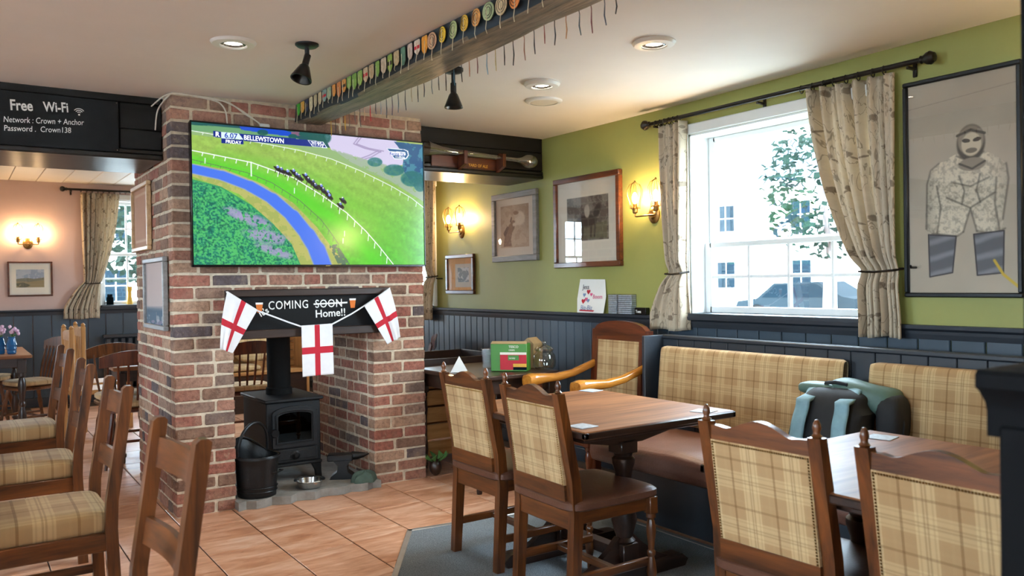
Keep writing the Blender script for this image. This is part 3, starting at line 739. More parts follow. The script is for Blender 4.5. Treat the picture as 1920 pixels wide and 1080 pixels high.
# ---- cables above the television
def cable(pts, lab, mat='cable_white', r=.0045):
    P = [Vector(p) for p in pts]; out = []
    for i in range(len(P)-1):
        a,b,c,d = P[max(i-1,0)],P[i],P[i+1],P[min(i+2,len(P)-1)]
        for s in range(6):
            t = s/6; out.append(.5*((2*b)+(-a+c)*t+(2*a-5*b+4*c-d)*t*t+(-a+3*b-3*c+d)*t**3))
    out.append(P[-1]); return tag(MB().tube(out,r,6).build('cable','cable_white'),lab,'cable')
yc = CY0-.012
cable([(1.02,5.255,2.30),(1.035,5.25,2.42),(1.06,5.09,2.47),(1.10,yc,2.492),(1.28,yc,2.478),(1.305,yc,2.474),(1.35,yc,2.46),(1.383,yc,2.41),(1.392,yc,2.30)],'white cable looping from the header and dropping behind the television left of centre')
cable([(1.0,5.25,2.44),(1.05,5.1,2.482),(1.12,yc,2.487),(1.32,yc,2.484),(1.44,yc,2.45),(1.55,yc,2.385),(1.63,yc,2.33)],'white cable slanting down along the ceiling line to the top of the television')
cable([(1.30,yc,2.478),(1.40,yc,2.47),(1.50,yc,2.41),(1.585,yc,2.36),(1.60,yc,2.30)],'short white cable beside the plug above the television')
tag(MB().box(1.585,1.645,CY0-.035,CY0-.008,2.315,2.36,.006).build('adapter_plug','white_gloss'),'white adapter plug poking above the television','plug')
# ---- mantel chalkboard
mt = thing('mantel_chalkboard','dark wooden mantel chalkboard lettered Coming Home above the fireplace','chalkboard',(0,CY0,0))
MB().box(1.365,2.425,-.034,-.012,1.05,1.325,.002).build('panel','black_board',mt)
for b in ((1.355,2.43,-.06,-.008,1.292,1.335),(1.355,2.43,-.07,-.008,1.035,1.088),(1.355,1.40,-.055,-.008,1.088,1.292),(2.385,2.43,-.055,-.008,1.088,1.292)):
    MB().box(*b,b=.005).build('frame_rail','mantel_wood',mt)
yt = -.0352
text('COMING',.074,'white_chalk',mt,(1.613,yt,1.210),(PI/2,-.012,0),bold=.0004,space=1.12,sx=.80)
text('SOON',.074,'white_chalk',mt,(1.915,yt,1.212),(PI/2,-.012,0),bold=.0004,space=1.08,sx=.84)
MB().at((2.02,yt,1.238),(0,-.02,0)).box(-.115,.115,-.0006,.0004,-.005,.005).build('strike_line','white_chalk',mt,smooth=False)
text('Home!!',.068,'white_chalk',mt,(1.915,yt,1.150),(PI/2,-.03,0),bold=.001)
text("It's",.055,'white_chalk',mt,(1.565,yt,1.165),(PI/2,-.5,0),bold=.0008)
for cx,cz in ((1.558,1.225),(2.172,1.236)):
    g = MB().prism([(cx-.014,yt,cz-.032),(cx+.014,yt,cz-.032),(cx+.021,yt,cz+.018),(cx-.021,yt,cz+.018)],(0,-.0006,0)).build('beer_drawing','orange_print',mt,smooth=False)
    MB().prism([(cx-.022,yt,cz+.018),(cx+.022,yt,cz+.018),(cx+.023,yt,cz+.030),(cx-.023,yt,cz+.030)],(0,-.0006,0)).build('foam','white_chalk',g,smooth=False)
# ---- flag bunting
bt = thing('flag_bunting','string of three white flags with red crosses hung across the mantel','bunting',(0,4.985,0))
def ribbon(pts, wd):
    mb = MB(); out = []
    for i,p in enumerate(pts): out += [(p[0],0,p[1]),(p[0],0,p[1]-wd)]
    n = len(pts); fs = [(2*i,2*i+1,2*i+3,2*i+2) for i in range(n-1)]
    mb.add(out,fs); mb.add([(x,.002,z) for x,y,z in out],fs); return mb
ribbon([(1.345,1.33),(1.44,1.272),(1.52,1.216),(1.62,1.176),(1.72,1.135),(1.80,1.105),(1.9,1.107),(2.005,1.110),(2.06,1.135),(2.14,1.172),(2.22,1.216),(2.32,1.275),(2.418,1.335)],.010).build('string','flag_white',bt,smooth=False)
def flag(p00,p10,p01,p11,fold,seed):
    # four corners (x,z); cloth grid with a red cross cut in as faces with two materials
    NU,NV = 25,31; mb = MB()
    def fn(u,v):
        x = (p00[0]*(1-u)+p10[0]*u)*(1-v)+(p01[0]*(1-u)+p11[0]*u)*v; z = (p00[1]*(1-u)+p10[1]*u)*(1-v)+(p01[1]*(1-u)+p11[1]*u)*v
        return (x, -.006+fold*v*math.sin(u*5+seed)*.9-.008*v, z)
    mb.grid(fn,NU,NV); me = mb.mesh('flag',True,1.5,recalc=False); me.materials.append(MATS['flag_white']); me.materials.append(MATS['flag_red'])
    for p in me.polygons:
        i = p.index%(NU-1); j = p.index//(NU-1)
        if 10 <= i <= 13 or 13 <= j <= 16: p.material_index = 1
    me.update()
    o = link('flag',me,None,bt); m = o.modifiers.new('thick','SOLIDIFY'); m.thickness = .0015; return o
flag((1.80,1.105),(2.005,1.108),(1.80,.784),(2.004,.788),.006,0)
def folded(sgn, top0, top1, foldline, tip, tail):
    # flag hanging from one slanting edge, its outer strip turned back over itself
    mb = MB(); P = lambda p,y: (p[0],y,p[1]); return mb
def cloth(name, quad_fn, cross_fn, nu=40, nv=44):
    mb = MB(); mb.grid(quad_fn,nu,nv); me = mb.mesh('flag',True,1.5,recalc=False); me.materials.append(MATS['flag_white']); me.materials.append(MATS['flag_red'])
    for p in me.polygons:
        i = (p.index%(nu-1)+.5)/(nu-1); j = (p.index//(nu-1)+.5)/(nv-1)
        if cross_fn(i,j): p.material_index = 1
    me.update(); o = link('flag',me,None,bt); m = o.modifiers.new('thick','SOLIDIFY'); m.thickness = .0015
def hang(pin, far, low_far, low_pin, side):
    # pin: upper outer corner on the wall; the cloth hangs from pin..far and droops outwards below the pin
    def fn(u,v):
        # u 0 at far (inner) .. 1 at pin ; v down
        tx = far[0]*(1-u)+pin[0]*u; tz = far[1]*(1-u)+pin[1]*u; bx = low_far[0]*(1-u)+low_pin[0]*u; bz = low_far[1]*(1-u)+low_pin[1]*u
        y = -.008-.03*math.exp(-((u-.66)/.09)**2)*v+ (.0 if u < .66 else -.02*(u-.66)/.34*v)
        return (tx*(1-v)+bx*v+side*.012*math.sin(3*v)*u, y, tz*(1-v)+bz*v)
    cloth('flag', fn, lambda i,j: abs(i-.46) < .085 or abs(j-.52) < .065)
hang((1.350,1.330),(1.528,1.213),(1.375,.958),(1.300,.990),-1)
hang((2.412,1.332),(2.225,1.216),(2.388,.955),(2.472,1.000),1)
# ---- wood-burning stove
st = thing('wood_stove','black cast-iron wood stove with glazed door in the fireplace','stove',(1.865,5.62,.052))
MB().box(-.185,.185,-.29,.22,.12,.535,.008).build('body','stove_iron',st)
MB().box(-.20,.20,-.315,.245,.535,.556,.006).build('top_plate','stove_iron',st)
MB().box(-.19,.19,-.30,.23,.105,.125,.005).build('base_plate','stove_iron',st)
for sx in (-1,1):
    for sy in (-.27,.2):
        MB().prism([(sx*.185,sy-.02,.11),(sx*.12,sy-.02,.11),(sx*.15,sy-.02,.05),(sx*.155,sy-.02,0),(sx*.19,sy-.02,0),(sx*.185,sy-.02,.05)],(0,.04,0)).build('leg','stove_iron',st)
fl_ = MB(); fl_.lathe([(.088,.556),(.088,.60),(.079,.605),(.079,1.45)],24,(0,.0,0)); fl_.build('flue_pipe','soot',st)
dr = MB(); arc = [(-.15,.235),(.15,.235),(.15,.46)]+[(.15*math.cos(a),.46+.045*math.sin(a)) for a in [PI*k/10 for k in range(1,10)]]+[(-.15,.46)]
dr.prism([(x,-.29,z) for x,z in arc],(0,-.022,0)); door = dr.build('door','stove_iron',st)
arc2 = [(-.112,.275),(.112,.275),(.112,.44)]+[(.112*math.cos(a),.44+.025*math.sin(a)) for a in [PI*k/10 for k in range(1,10)]]+[(-.112,.44)]
fr = MB(); ring = [(x*1.12,-.314,.355+(z-.355)*1.12) for x,z in arc2]
fr.tube(ring,.007,6,True); fr.build('door_moulding','stove_iron',door)
MB().prism([(x,-.3125,z) for x,z in arc2],(0,-.002,0)).build('door_glass','stove_glass',door,smooth=False)
MB().at((-.143,-.33,.34),(PI/2,0,0)).lathe([(.0,-.008),(.026,-.006),(.03,.004),(.024,.014),(0,.016)],16).build('door_handle','black_iron',door)
ash = MB().box(-.16,.16,-.306,-.288,.135,.222,.004).build('ash_drawer','stove_iron',st)
MB().box(-.145,.145,-.309,-.304,.15,.208,.003).build('drawer_relief','stove_iron',ash)
MB().at((0,-.312,.178),(PI/2,0,0)).lathe([(0,-.006),(.028,-.006),(.03,.004),(.022,.008),(.012,.022),(0,.024)],18).build('air_knob','black_iron',ash)
for zz in (.3,.45): MB().lathe([(.008,zz-.02),(.008,zz+.02)],8,(.158,-.30,0)).build('hinge','stove_iron',st)
# ---- coal scuttle
sc_ = thing('coal_scuttle','black metal coal scuttle with hoop handle beside the stove','bucket',(1.553,5.135,.052),-1.05)
def scut(u,v):
    a = 2*PI*u; top = .235+.10*max(0,-math.cos(a))**1.5+.015; z = v*top; r = .118+.02*v+.014*max(0,v-.8)*4
    return (r*math.cos(a)*1.0, r*math.sin(a)*.95, z)
mb = MB(); mb.grid(scut,36,16,True); b_ = mb.build('bucket','black_iron',sc_); m = b_.modifiers.new('thick','SOLIDIFY'); m.thickness = .004
MB().lathe([(0,.004),(.115,.004),(.115,.01),(0,.01)],32).build('bottom','black_iron',sc_)
for z_ in (.035,.06): mb = MB(); mb.tube([((.121+.02*z_/.25)*math.cos(a),.95*(.121+.02*z_/.25)*math.sin(a),z_) for a in [2*PI*k/32 for k in range(32)]],.004,6,True); mb.build('band','black_iron',sc_)
mb = MB(); mb.tube([((.135)*math.cos(2*PI*k/36),.95*.135*math.sin(2*PI*k/36),.25+.10*max(0,-math.cos(2*PI*k/36))**1.5) for k in range(36)],.005,6,True); mb.build('rim','black_iron',sc_)
mb = MB(); mb.tube([(-.03+.02*math.sin(a),-.13*math.cos(a),.25+.2*math.sin(a)**.8) for a in [PI*k/20 for k in range(21)]],.010,8); mb.build('hoop_handle','black_iron',sc_)
mb = MB(); mb.tube([(.13,-.045,.15),(.155,-.04,.152),(.16,0,.155),(.155,.04,.152),(.13,.045,.15)],.005,6); sh = mb.build('side_handle','black_iron',sc_)
sh.rotation_euler = (0,0,.3)
# ---- steel bowl
bw = MB(); bw.lathe([(0,.004),(.06,.004),(.07,.008),(.082,.05),(.098,.056),(.1,.053),(.085,.046),(.072,.01),(.06,.009),(0,.009)],32,(1.885,5.11,.05))
tag(bw.build('dog_bowl','steel'),'round stainless steel bowl on the hearth by the scuttle','bowl')
# ---- anvil and sack
an = thing('anvil','small black cast-iron anvil standing on the hearth','anvil',(2.16,5.22,.052),-.5)
MB().prism([(-.085,-.05,0),(.085,-.05,0),(.075,-.05,.02),(.035,-.05,.05),(.03,-.05,.09),(.06,-.05,.125),(-.06,-.05,.125),(-.03,-.05,.09),(-.035,-.05,.05),(-.075,-.05,.02)],(0,.1,0)).build('waist','black_iron',an)
MB().box(-.10,.07,-.045,.045,.12,.165,.006).build('face_block','black_iron',an)
mb = MB(); mb.tube([(.06,0,.148),(.10,0,.148),(.14,0,.152),(.175,0,.158)],[.03,.026,.016,.003],10); mb.build('horn','black_iron',an)
mb = MB()
def sackf(u,v):
    a = 2*PI*u; b = PI*v/2; r = math.cos(b)**.55; k = 1+.12*math.sin(5*a+1)*math.cos(b)+.06*math.sin(9*a)
    return (.085*r*k*math.cos(a), .06*r*k*math.sin(a), .065*math.sin(b)**.9*(1+.15*math.sin(3*a)))
mb.grid(sackf,36,12,True); sk = mb.build('cloth_sack','sack_green'); sk.location = (2.235,5.045,.05); tag(sk,'crumpled grey-green cloth sack beside the anvil','sack')
# ---- free wi-fi chalk sign
wf_ = thing('wifi_chalkboard','black chalk sign reading Free Wi-Fi on the timber header','sign',(0,5.277,0))
MB().box(-.05,.822,-.012,0,2.155,2.45,.002).build('panel','black_board',wf_)
for z_ in (2.44,2.165): MB().at((.812,-.013,z_),(PI/2,0,0)).lathe([(0,-.002),(.003,-.002),(.003,.002),(0,.002)],8).build('screw','steel',wf_)
ys = -.0126
text('Free',.082,'white_chalk',wf_,(.278,ys,2.345),(PI/2,-.05,0),bold=.0018,sx=.74)
text('Wi-Fi',.076,'white_chalk',wf_,(.44,ys,2.354),(PI/2,-.06,0),bold=.0016,sx=.72)
for r_ in (.010,.020,.030):
    mb = MB(); mb.tube([(.616+r_*math.cos(a),ys,2.357+r_*math.sin(a)) for a in [PI*.2+PI*.6*k/10 for k in range(11)]],.0022,6); mb.build('wifi_mark','white_chalk',wf_)
MB().at((.616,ys,2.352),(PI/2,0,0)).lathe([(0,-.0006),(.005,-.0006),(.005,.0006),(0,.0006)],12).build('wifi_mark','white_chalk',wf_)
text('Network : Crown + Anchor',.046,'white_chalk',wf_,(.245,ys,2.275),(PI/2,-.05,0),sx=.74,shear=.15)
text('Password .  Crown138',.044,'white_chalk',wf_,(.247,ys,2.228),(PI/2,-.05,0),sx=.80,shear=.1)
# ---- yard of ale glass on its rack
rk = thing('glass_rack','carved dark wooden rack lettered Yard of Ale on the header','rack',(3.0,5.277,0))
MB().box(-.10,.50,-.016,0,2.215,2.30,.004).build('back_board','mahogany_x',rk)
for x_ in (.12,.46): MB().prism([(x_,-.016,2.20),(x_,-.115,2.235),(x_,-.118,2.33),(x_,-.06,2.34),(x_,-.016,2.30)],(.028,0,0)).build('bracket','mahogany',rk)
text('YARD OF ALE',.031,'yellow_print',rk,(.215,-.0165,2.232),(PI/2,0.02,0),bold=.0004,sx=.9)
for x_ in (.03,.5): MB().at((x_,-.004,2.335)).tube([(-.012,0,-.03),(-.012,0,0),(0,0,.012),(.012,0,0),(.012,0,-.03)],.003,6).build('hook','steel',rk)
yg = MB(); yg.at((2.825,5.19,2.325),(0,PI/2+.035,0))
yg.lathe([(.058,0),(.050,.03),(.034,.10),(.024,.2),(.020,.35),(.017,.6),(.0165,.78),(.024,.82),(.048,.86),(.056,.895),(.05,.935),(.028,.962),(.003,.968)],28,cap=False)
o = yg.build('yard_glass','clear_glass'); tag(o,'long clear yard-of-ale glass with bulb end lying on the rack','glass')
# ---- pictures
def picture(name, label, w, h, fw, fmat, canvas, loc, rz, mount=(.0,'mount_cream'), dep=.03, tilt=0, glassy=True, pw=None, ph=None, pz=None):
    p = thing(name,label,'picture',loc,rot=(tilt,0,rz))
    for b in ((-w/2,w/2,-dep,0,0,fw),(-w/2,w/2,-dep,0,h-fw,h),(-w/2,-w/2+fw,-dep,0,fw,h-fw),(w/2-fw,w/2,-dep,0,fw,h-fw)): MB().box(*b,b=.005).build('frame_rail',fmat,p)
    MB().box(-w/2+fw,w/2-fw,-dep*.45,-.002,fw,h-fw).build('mount_board',mount[1],p,smooth=False)
    pw = pw or w-2*fw; ph = ph or h-2*fw; pz = fw if pz is None else pz
    me = canvas.mesh('print',pw,ph); me.materials.append(MATS['print_flat']); o = link('print',me,None,p); o.location = (0,-dep*.45-.001,pz)
    if glassy: MB().box(-w/2+fw,w/2-fw,-dep*.62,-dep*.62+.002,fw,h-fw).build('glass_pane','picture_glass',p,smooth=False)
    return p
RX = -PI/2
# jockey drawing
W,H = 190,360; C = Canvas(W,H,'b3a795', X=lambda u,v:u*212+1702, Y=lambda u,v:v*425+135); n = vnoise(W,H,5,2); n2 = vnoise(W,H,50,3); C.c *= (.94+.1*n2)[...,None]
for r_ in (4,):
    ink = '4b463f'; pale = 'd8cdb6'; mid = '8f8576'
    body = C.poly([(1765,300),(1800,285),(1815,290),(1850,285),(1870,295),(1893,315),(1897,345),(1885,420),(1890,440),(1850,445),(1838,440),(1826,395),(1812,440),(1800,450),(1745,440),(1735,430),(1740,340),(1748,312)])
    C.put(body,pale); C.put(body*np.clip((n-.45)*4,0,1),mid,.55); C.put(body*np.clip((vnoise(W,H,4,8)-.55)*5,0,1),ink,.22); C.put(body*np.clip((C.X-1862)/40,0,1),mid,.5); C.put(body*np.clip((1762-C.X)/30,0,1),ink,.4)
    for L in ([(1765,300),(1748,312),(1740,340),(1738,430)],[(1893,315),(1897,345),(1886,420)],[(1760,345),(1768,390),(1760,440)],[(1875,340),(1872,390),(1880,440)],[(1812,440),(1826,395),(1838,440)],[(1790,340),(1826,352),(1862,338)],[(1780,370),(1826,394),(1872,368)],[(1750,440),(1800,448),(1812,440)],[(1838,440),(1870,447),(1890,438)],[(1800,290),(1825,300),(1852,288)],[(1805,330),(1815,360),(1810,385)],[(1845,330),(1838,360),(1845,385)]): C.put(C.line(L,1.7,1.6),ink,.55)
    C.put(C.ell(1828,268,27,36),ink); C.put(C.ell(1828,262,25,29),mid); C.put(C.ell(1829,270,19,23),'c8bca4'); C.put(C.ell(1819,262,8,4,10),ink); C.put(C.ell(1840,262,8,4,-10),ink); C.put(C.ell(1829,282,11,5),ink,.7); C.put(C.line([(1802,250),(1828,242),(1854,252)],2.5),ink); C.put(C.ell(1830,309,26,13),mid); C.put(C.line([(1806,306),(1830,318),(1854,306)],2),ink)
    for P in ([(1742,442),(1798,448),(1790,520),(1744,528)],[(1832,446),(1888,442),(1886,522),(1838,526)]):
        m = C.poly(P); C.put(m,'5c5f66'); C.put(m*np.clip(np.sin((C.Y+.25*(C.X-P[0][0]))/5.2+2*n2)*.8,0,1),'a0a3a8',.7); C.put(C.line(P+[P[0]],1.4),'33343a')
    C.put(C.line([(1702,182),(1914,165)],.8),'8a8072',.6)
    C.put(C.line([(1870,498),(1886,525),(1912,548)],2.6),'c9a93c')
picture('jockey_picture','large framed grey drawing of a jockey with striped boots on the green wall',.545,1.052,.022,'black_iron',C,(XW,1.98,1.255),RX,dep=.035)
# brown framed engraving
W,H = 120,110; C = Canvas(W,H,'d5cbb9'); n = vnoise(W,H,12,5); n2 = vnoise(W,H,3,6)
C.put(C.poly([(.16,.2),(.86,.2),(.86,.74),(.16,.74)]),'6f6a62'); m = C.poly([(.16,.2),(.86,.2),(.86,.74),(.16,.74)])
C.put(m*(n>.52),'4c4842',.8); C.put(m*(n2>.6),'9a9285',.35); C.put(C.poly([(.18,.56),(.84,.52),(.84,.72),(.18,.72)]),'57573f',.7)
C.put(C.ell(.5,.5,.17,.075,0,.3),'2e2a27'); C.put(C.ell(.68,.38,.05,.09,30,.3),'2e2a27'); C.put(C.ell(.51,.38,.045,.08,0,.3),'a39a8b')
for xx in (.38,.44,.58,.64): C.put(C.line([(xx,.52),(xx-.01,.69)],.012),'2e2a27')
picture('engraving_picture','brown wood framed dark engraving beside the wall lamp near the window',.767,.685,.04,'frame_brown',C,(XW,4.716,1.46),RX,dep=.04)
# grey framed horse and jockey
W,H = 120,140; C = Canvas(W,H,'d9cfc0'); n = vnoise(W,H,18,7); n2 = vnoise(W,H,3,8)
m = C.poly([(.13,.12),(.87,.12),(.87,.86),(.13,.86)]); C.put(m,'c3ae95'); C.put(m*np.clip((C.X-.4)*1.4,0,1)*np.clip((.75-C.Y)*2,0,1),'7e6651',.9); C.put(m*(n>.55),'a68d74',.5)
C.put(C.poly([(.2,.84),(.24,.62),(.34,.47),(.45,.38),(.52,.4),(.5,.52),(.44,.6),(.4,.72),(.42,.84)]),'7b5f4c'); C.put(C.poly([(.2,.6),(.3,.48),(.36,.5),(.3,.6),(.23,.66)]),'5b4335'); C.put(C.line([(.4,.4),(.42,.34)],.018),'5b4335')
C.put(C.ell(.64,.36,.13,.12,20,.3),'d8c8b2'); C.put(C.ell(.54,.29,.065,.06,0,.3),'c9b59c'); C.put(C.ell(.54,.26,.07,.035,0,.3),'8a705a'); C.put(C.line([(.6,.44),(.48,.46)],.03),'d8c8b2'); C.put(m*(n2>.62),'efe3d2',.15)
picture('horse_portrait','grey framed pencil portrait of a jockey and horse on the green wall',.66,.58,.05,'frame_grey',C,(XW,5.663,1.531),RX,dep=.035)
# small picture
W,H = 60,70; C = Canvas(W,H,'c98f4a'); C.put(C.poly([(.3,.18),(.95,.18),(.95,.9),(.3,.9)]),'cfc8bd'); C.put(C.poly([(.4,.3),(.85,.3),(.85,.75),(.4,.75)]),'8b98a0'); C.put((vnoise(W,H,6,2)>.55)*C.poly([(.4,.3),(.85,.3),(.85,.75),(.4,.75)]),'e8eaec',.7)
picture('small_picture','small dark framed print low on the green wall under the far lamp',.505,.368,.035,'frame_brown',C,(XW,6.57,1.253),RX,dep=.03)
# landscape on the pink wall
W,H = 110,90; C = Canvas(W,H,'eee5d2'); m = C.poly([(.12,.16),(.88,.16),(.88,.8),(.12,.8)]); n = vnoise(W,H,10,3)
C.put(m,'9aa6b4'); C.put(m*(n>.5),'c3c6c8',.7); C.put(C.poly([(.12,.5),(.4,.46),(.6,.5),(.88,.45),(.88,.8),(.12,.8)]),'7c7a64'); C.put(C.poly([(.12,.58),(.5,.6),(.88,.54),(.88,.8),(.12,.8)]),'9a8a66'); C.put(C.poly([(.12,.66),(.3,.62),(.5,.72),(.4,.8),(.12,.8)])*(n>.45),'5c5a44')
picture('landscape_picture','small moorland landscape in a thin brown frame on the pink wall',.45,.40,.02,'frame_brown',C,(.742,YB,1.275),0,dep=.03,pw=.37,ph=.32,pz=.04)
# two frames on the chimney side
W,H = 40,60; C = Canvas(W,H,'c08e6e'); C.put(np.clip(C.Y,0,1),'9a6b4d',.5); C.put(C.line([(.1,.1),(.9,.1),(.9,.9),(.1,.9),(.1,.1)],.02),'d6b394')
picture('oak_frame_picture','pale oak framed sepia print high on the side of the chimney',.56,.445,.03,'frame_oak',C,(CX0-.004,5.905,1.60),RX,dep=.03)
C = Canvas(W,H,'c9b9b4'); C.put(np.clip((C.Y-.7)*12,0,1),'4f6a80'); C.put((vnoise(W,H,6,1)>.6)*(C.Y>.85),'dcd8d2',.6)
picture('grey_frame_picture','grey framed poster low on the side of the chimney',.625,.445,.03,'frame_grey',C,(CX0-.004,5.49,1.097),RX,dep=.03)
# ================================================================ CEILING FITTINGS
def downlight(loc, label, on=True):
    t = thing('downlight',label,'light',loc,0,'ceiling downlights')
    MB().lathe([(.10,.012),(.105,-.004),(.095,-.016),(.062,-.02),(.06,-.012),(.058,.01)],28,cap=False).build('trim_ring','white_gloss',t)
    MB().lathe([(.058,-.012),(.045,-.016),(.042,-.006)],24,cap=False).build('inner_ring','dark_metal',t)
    MB().lathe([(0,-.006),(.043,-.006),(.043,-.003),(0,-.003)],20).build('lamp_disc','downlight_glow',t)
    l = bpy.data.lights.new('downlight_beam','SPOT'); l.energy = 28; l.color = (1,.88,.72); l.spot_size = 1.9; l.spot_blend = .8; l.shadow_soft_size = .04
    o = bpy.data.objects.new('downlight_beam',l); COL.objects.link(o); o.location = (0,0,-.03); o.parent = t
downlight((1.10,3.88,ZC-.002),'round white downlight near the television end of the ceiling')
downlight((2.80,2.86,ZC-.002),'round white downlight nearest the curtain pole over the tables')
downlight((2.83,3.805,ZC-.002),'round white downlight beside the flat ceiling disc')
downlight((-1.3,3.4,ZC-.002),'added unseen downlight lighting the side of the room')  # extra fixture out of view, added to brighten the room
downlight((-1.3,.6,ZC-.002),'added unseen downlight behind the viewer')  # unseen lamp behind the camera, added for more light
sp = thing('ceiling_speaker','flat round pale disc set in the ceiling by a downlight','speaker',(3.116,4.171,ZC))
MB().lathe([(.088,-.010),(.1,-.012),(.115,-.006),(.12,.01)],32,cap=False).build('rim','white_gloss',sp); MB().lathe([(0,-.008),(.089,-.008),(.089,.0),(0,.0)],32).build('grille','cable_white',sp)
def spot(loc, label, az, tilt, drop=0.0):
    t = thing('spotlight',label,'light',loc,az,'black ceiling spotlights')
    MB().lathe([(.055,.01),(.055,-.004),(.045,-.012),(.015,-.016)],20).build('ceiling_rose','black_iron',t)
    MB().lathe([(.011,-.01),(.011,-.06-drop)],10).build('stem','black_iron',t)
    h = MB().at((0,0,-.06-drop),(0,tilt,0)); h.lathe([(.016,.012),(.016,-.04),(.024,-.05),(.05,-.115),(.05,-.12),(.044,-.118),(.02,-.06)],20); h.build('lamp_head','dark_metal',t)
spot((1.405,3.747,ZC-.004),'black ceiling spotlight between the beam and the downlight',.4,.35)
spot((2.235,3.80,ZC-.004),'black ceiling spotlight hanging on the window side of the beam',-.2,.0,.02)
# tags pinned along the beam, each with its own string
tagcols = ['3f9a2f','c08a3a','27304a','cdbf9f','b9a98a','c2b394','7f9a9a','9aa58a','c2803f','b06a3a','c88b48','7f9a4a','6f8f3f','86a050','c0a888','b49b78','7d9a4c','c9b7a0','8aa04a','b8a27c','4f6f5a','c7b2a4','d9cdbb','d08a2a','c79a78','d8b02f','a9b47c','d9a93a','c98c4a','a3ae84','c9b38c','d07a3a','d8b55a','b7ad80','cf5a40','7d8f80','5f9a58','c9976a','b8a070','9aa07a','cf8040','8a9a70','caa860','b06048','7a8f88']
for c in sorted(set(tagcols)): paint('tag_'+c,c,.75,.25,60)
def colname(c):
    r,g,b = [int(c[i:i+2],16) for i in (0,2,4)]
    if max(r,g,b) < 90: return 'navy'
    if g > r*1.05 and g > b*1.15: return 'green'
    if abs(r-g) < 26 and abs(g-b) < 34: return 'grey'
    if r > 150 and g > 160 and b > 120: return 'cream'
    if r > 190 and g > 150 and b < 110: return 'yellow'
    if r > 160 and g < 150 and b < 100: return 'orange'
    return 'tan'
TR = random.Random(9)
for i,c in enumerate(tagcols):
    y = 4.98-i*.072 if i < 24 else 3.252-(i-24)*.094
    disc = i >= 24; shape = 'round' if disc else ('oblong' if i%3 else 'shield-shaped')
    t = thing('badge_tag',f'{shape} {colname(c)} badge tag, {ordinal(i)} from the chimney end of the beam','badge',(1.812,y,2.492),RX,'badge tags pinned along the beam')
    if disc:
        r_ = .037+TR.uniform(-.003,.003)
        d_ = MB().at((0,-.006,-r_-.002),(PI/2,0,TR.uniform(-.1,.1))).lathe([(0,0),(r_,0),(r_,.003),(0,.003)],22).build('disc','tag_'+c,t)
        for q in (.45,.75): MB().at((0,-.0095,-r_-.002),(PI/2,0,0)).tube([(r_*q*math.cos(a),r_*q*math.sin(a),0) for a in [2*PI*k/20 for k in range(20)]],.0016,4,True).build('printed_ring','dark_wood',d_)
        bot = -2*r_; sl = .055
    else:
        w_ = TR.uniform(.022,.031); h_ = TR.uniform(.066,.085); tp = TR.uniform(.2,.9)
        P = [(-w_*.8,0),(-w_,-.008),(-w_,-h_*.75),(-w_*tp*.5,-h_),(w_*tp*.5,-h_),(w_,-h_*.75),(w_,-.008),(w_*.8,0)]
        d_ = MB().prism([(x,-.005,z) for x,z in P],(0,-.0025,0)).build('card','tag_'+c,t,smooth=False)
        if i%4 == 2: MB().box(-w_*.9,w_*.9,-.0085,-.007,-h_*.62,-h_*.4).build('printed_band','red_paint' if i%8 == 6 else 'dark_wood',d_,smooth=False)
        bot = -h_; sl = TR.uniform(.02,.05)
    x0 = TR.uniform(-.01,.01); MB().tube([(x0,-.011,bot+.055),(x0+.002,-.012,bot),(x0-.004,-.013,bot-sl*.6),(x0+TR.uniform(-.008,.008),-.013,bot-sl)],.0016,5).build('string','rope_cream',t)
ccols = [('yellow','c9a02f'),('dark','2a2724'),('peach','cfa98a'),('gold','d8a020'),('brown','5a4a3c'),('grey','6a6866'),('dark','332e2a'),('peach','d8b090'),('red','b81f28'),('navy','2b3544'),('grey','7d8588'),('dark','2f3a44'),('purple','4f4458'),('slate','4a5560'),('slate','3f4650'),('tan','b0a08a'),('dark','2a3038'),('navy','273040'),('grey','6d7478'),('dark','2c2c30'),('black','1d1c1c'),('teal','3f5f68'),('dark','35302c'),('copper','a56a4a'),('maroon','6a3a3c'),('pale blue','7f9aa8'),('straw','c9b98a'),('dark','33302f'),('black','201f20'),('copper','8a5a48'),('dark','2e3034'),('red','8a4a44'),('dark','3a3f46'),('orange','b08058'),('teal','39484e'),('maroon','6d3234'),('slate','454c5a'),('black','232224')]
for nme,c in sorted(set(ccols)): 
    if 'cord_'+c not in MATS: paint('cord_'+c,c,.85,.15,60)
for i,(nme,c) in enumerate(ccols):
    y = 4.96-i*.0735; L = TR.uniform(.05,.10); dx = TR.uniform(-.008,.008); zt = 2.425
    mb = MB(); mb.tube([(2.008,y,zt),(2.011,y+dx,zt-.04),(2.012,y+dx*.3,zt-.045-L*.5),(2.013,y+dx*1.6,zt-.045-L)],[.0018,.0018,.003,.0022],5)
    tag(mb.build('hanging_cord','cord_'+c),f'{nme} cord dangling from the window side of the beam, {ordinal(i)} from the chimney','cord','cords hanging along the beam')
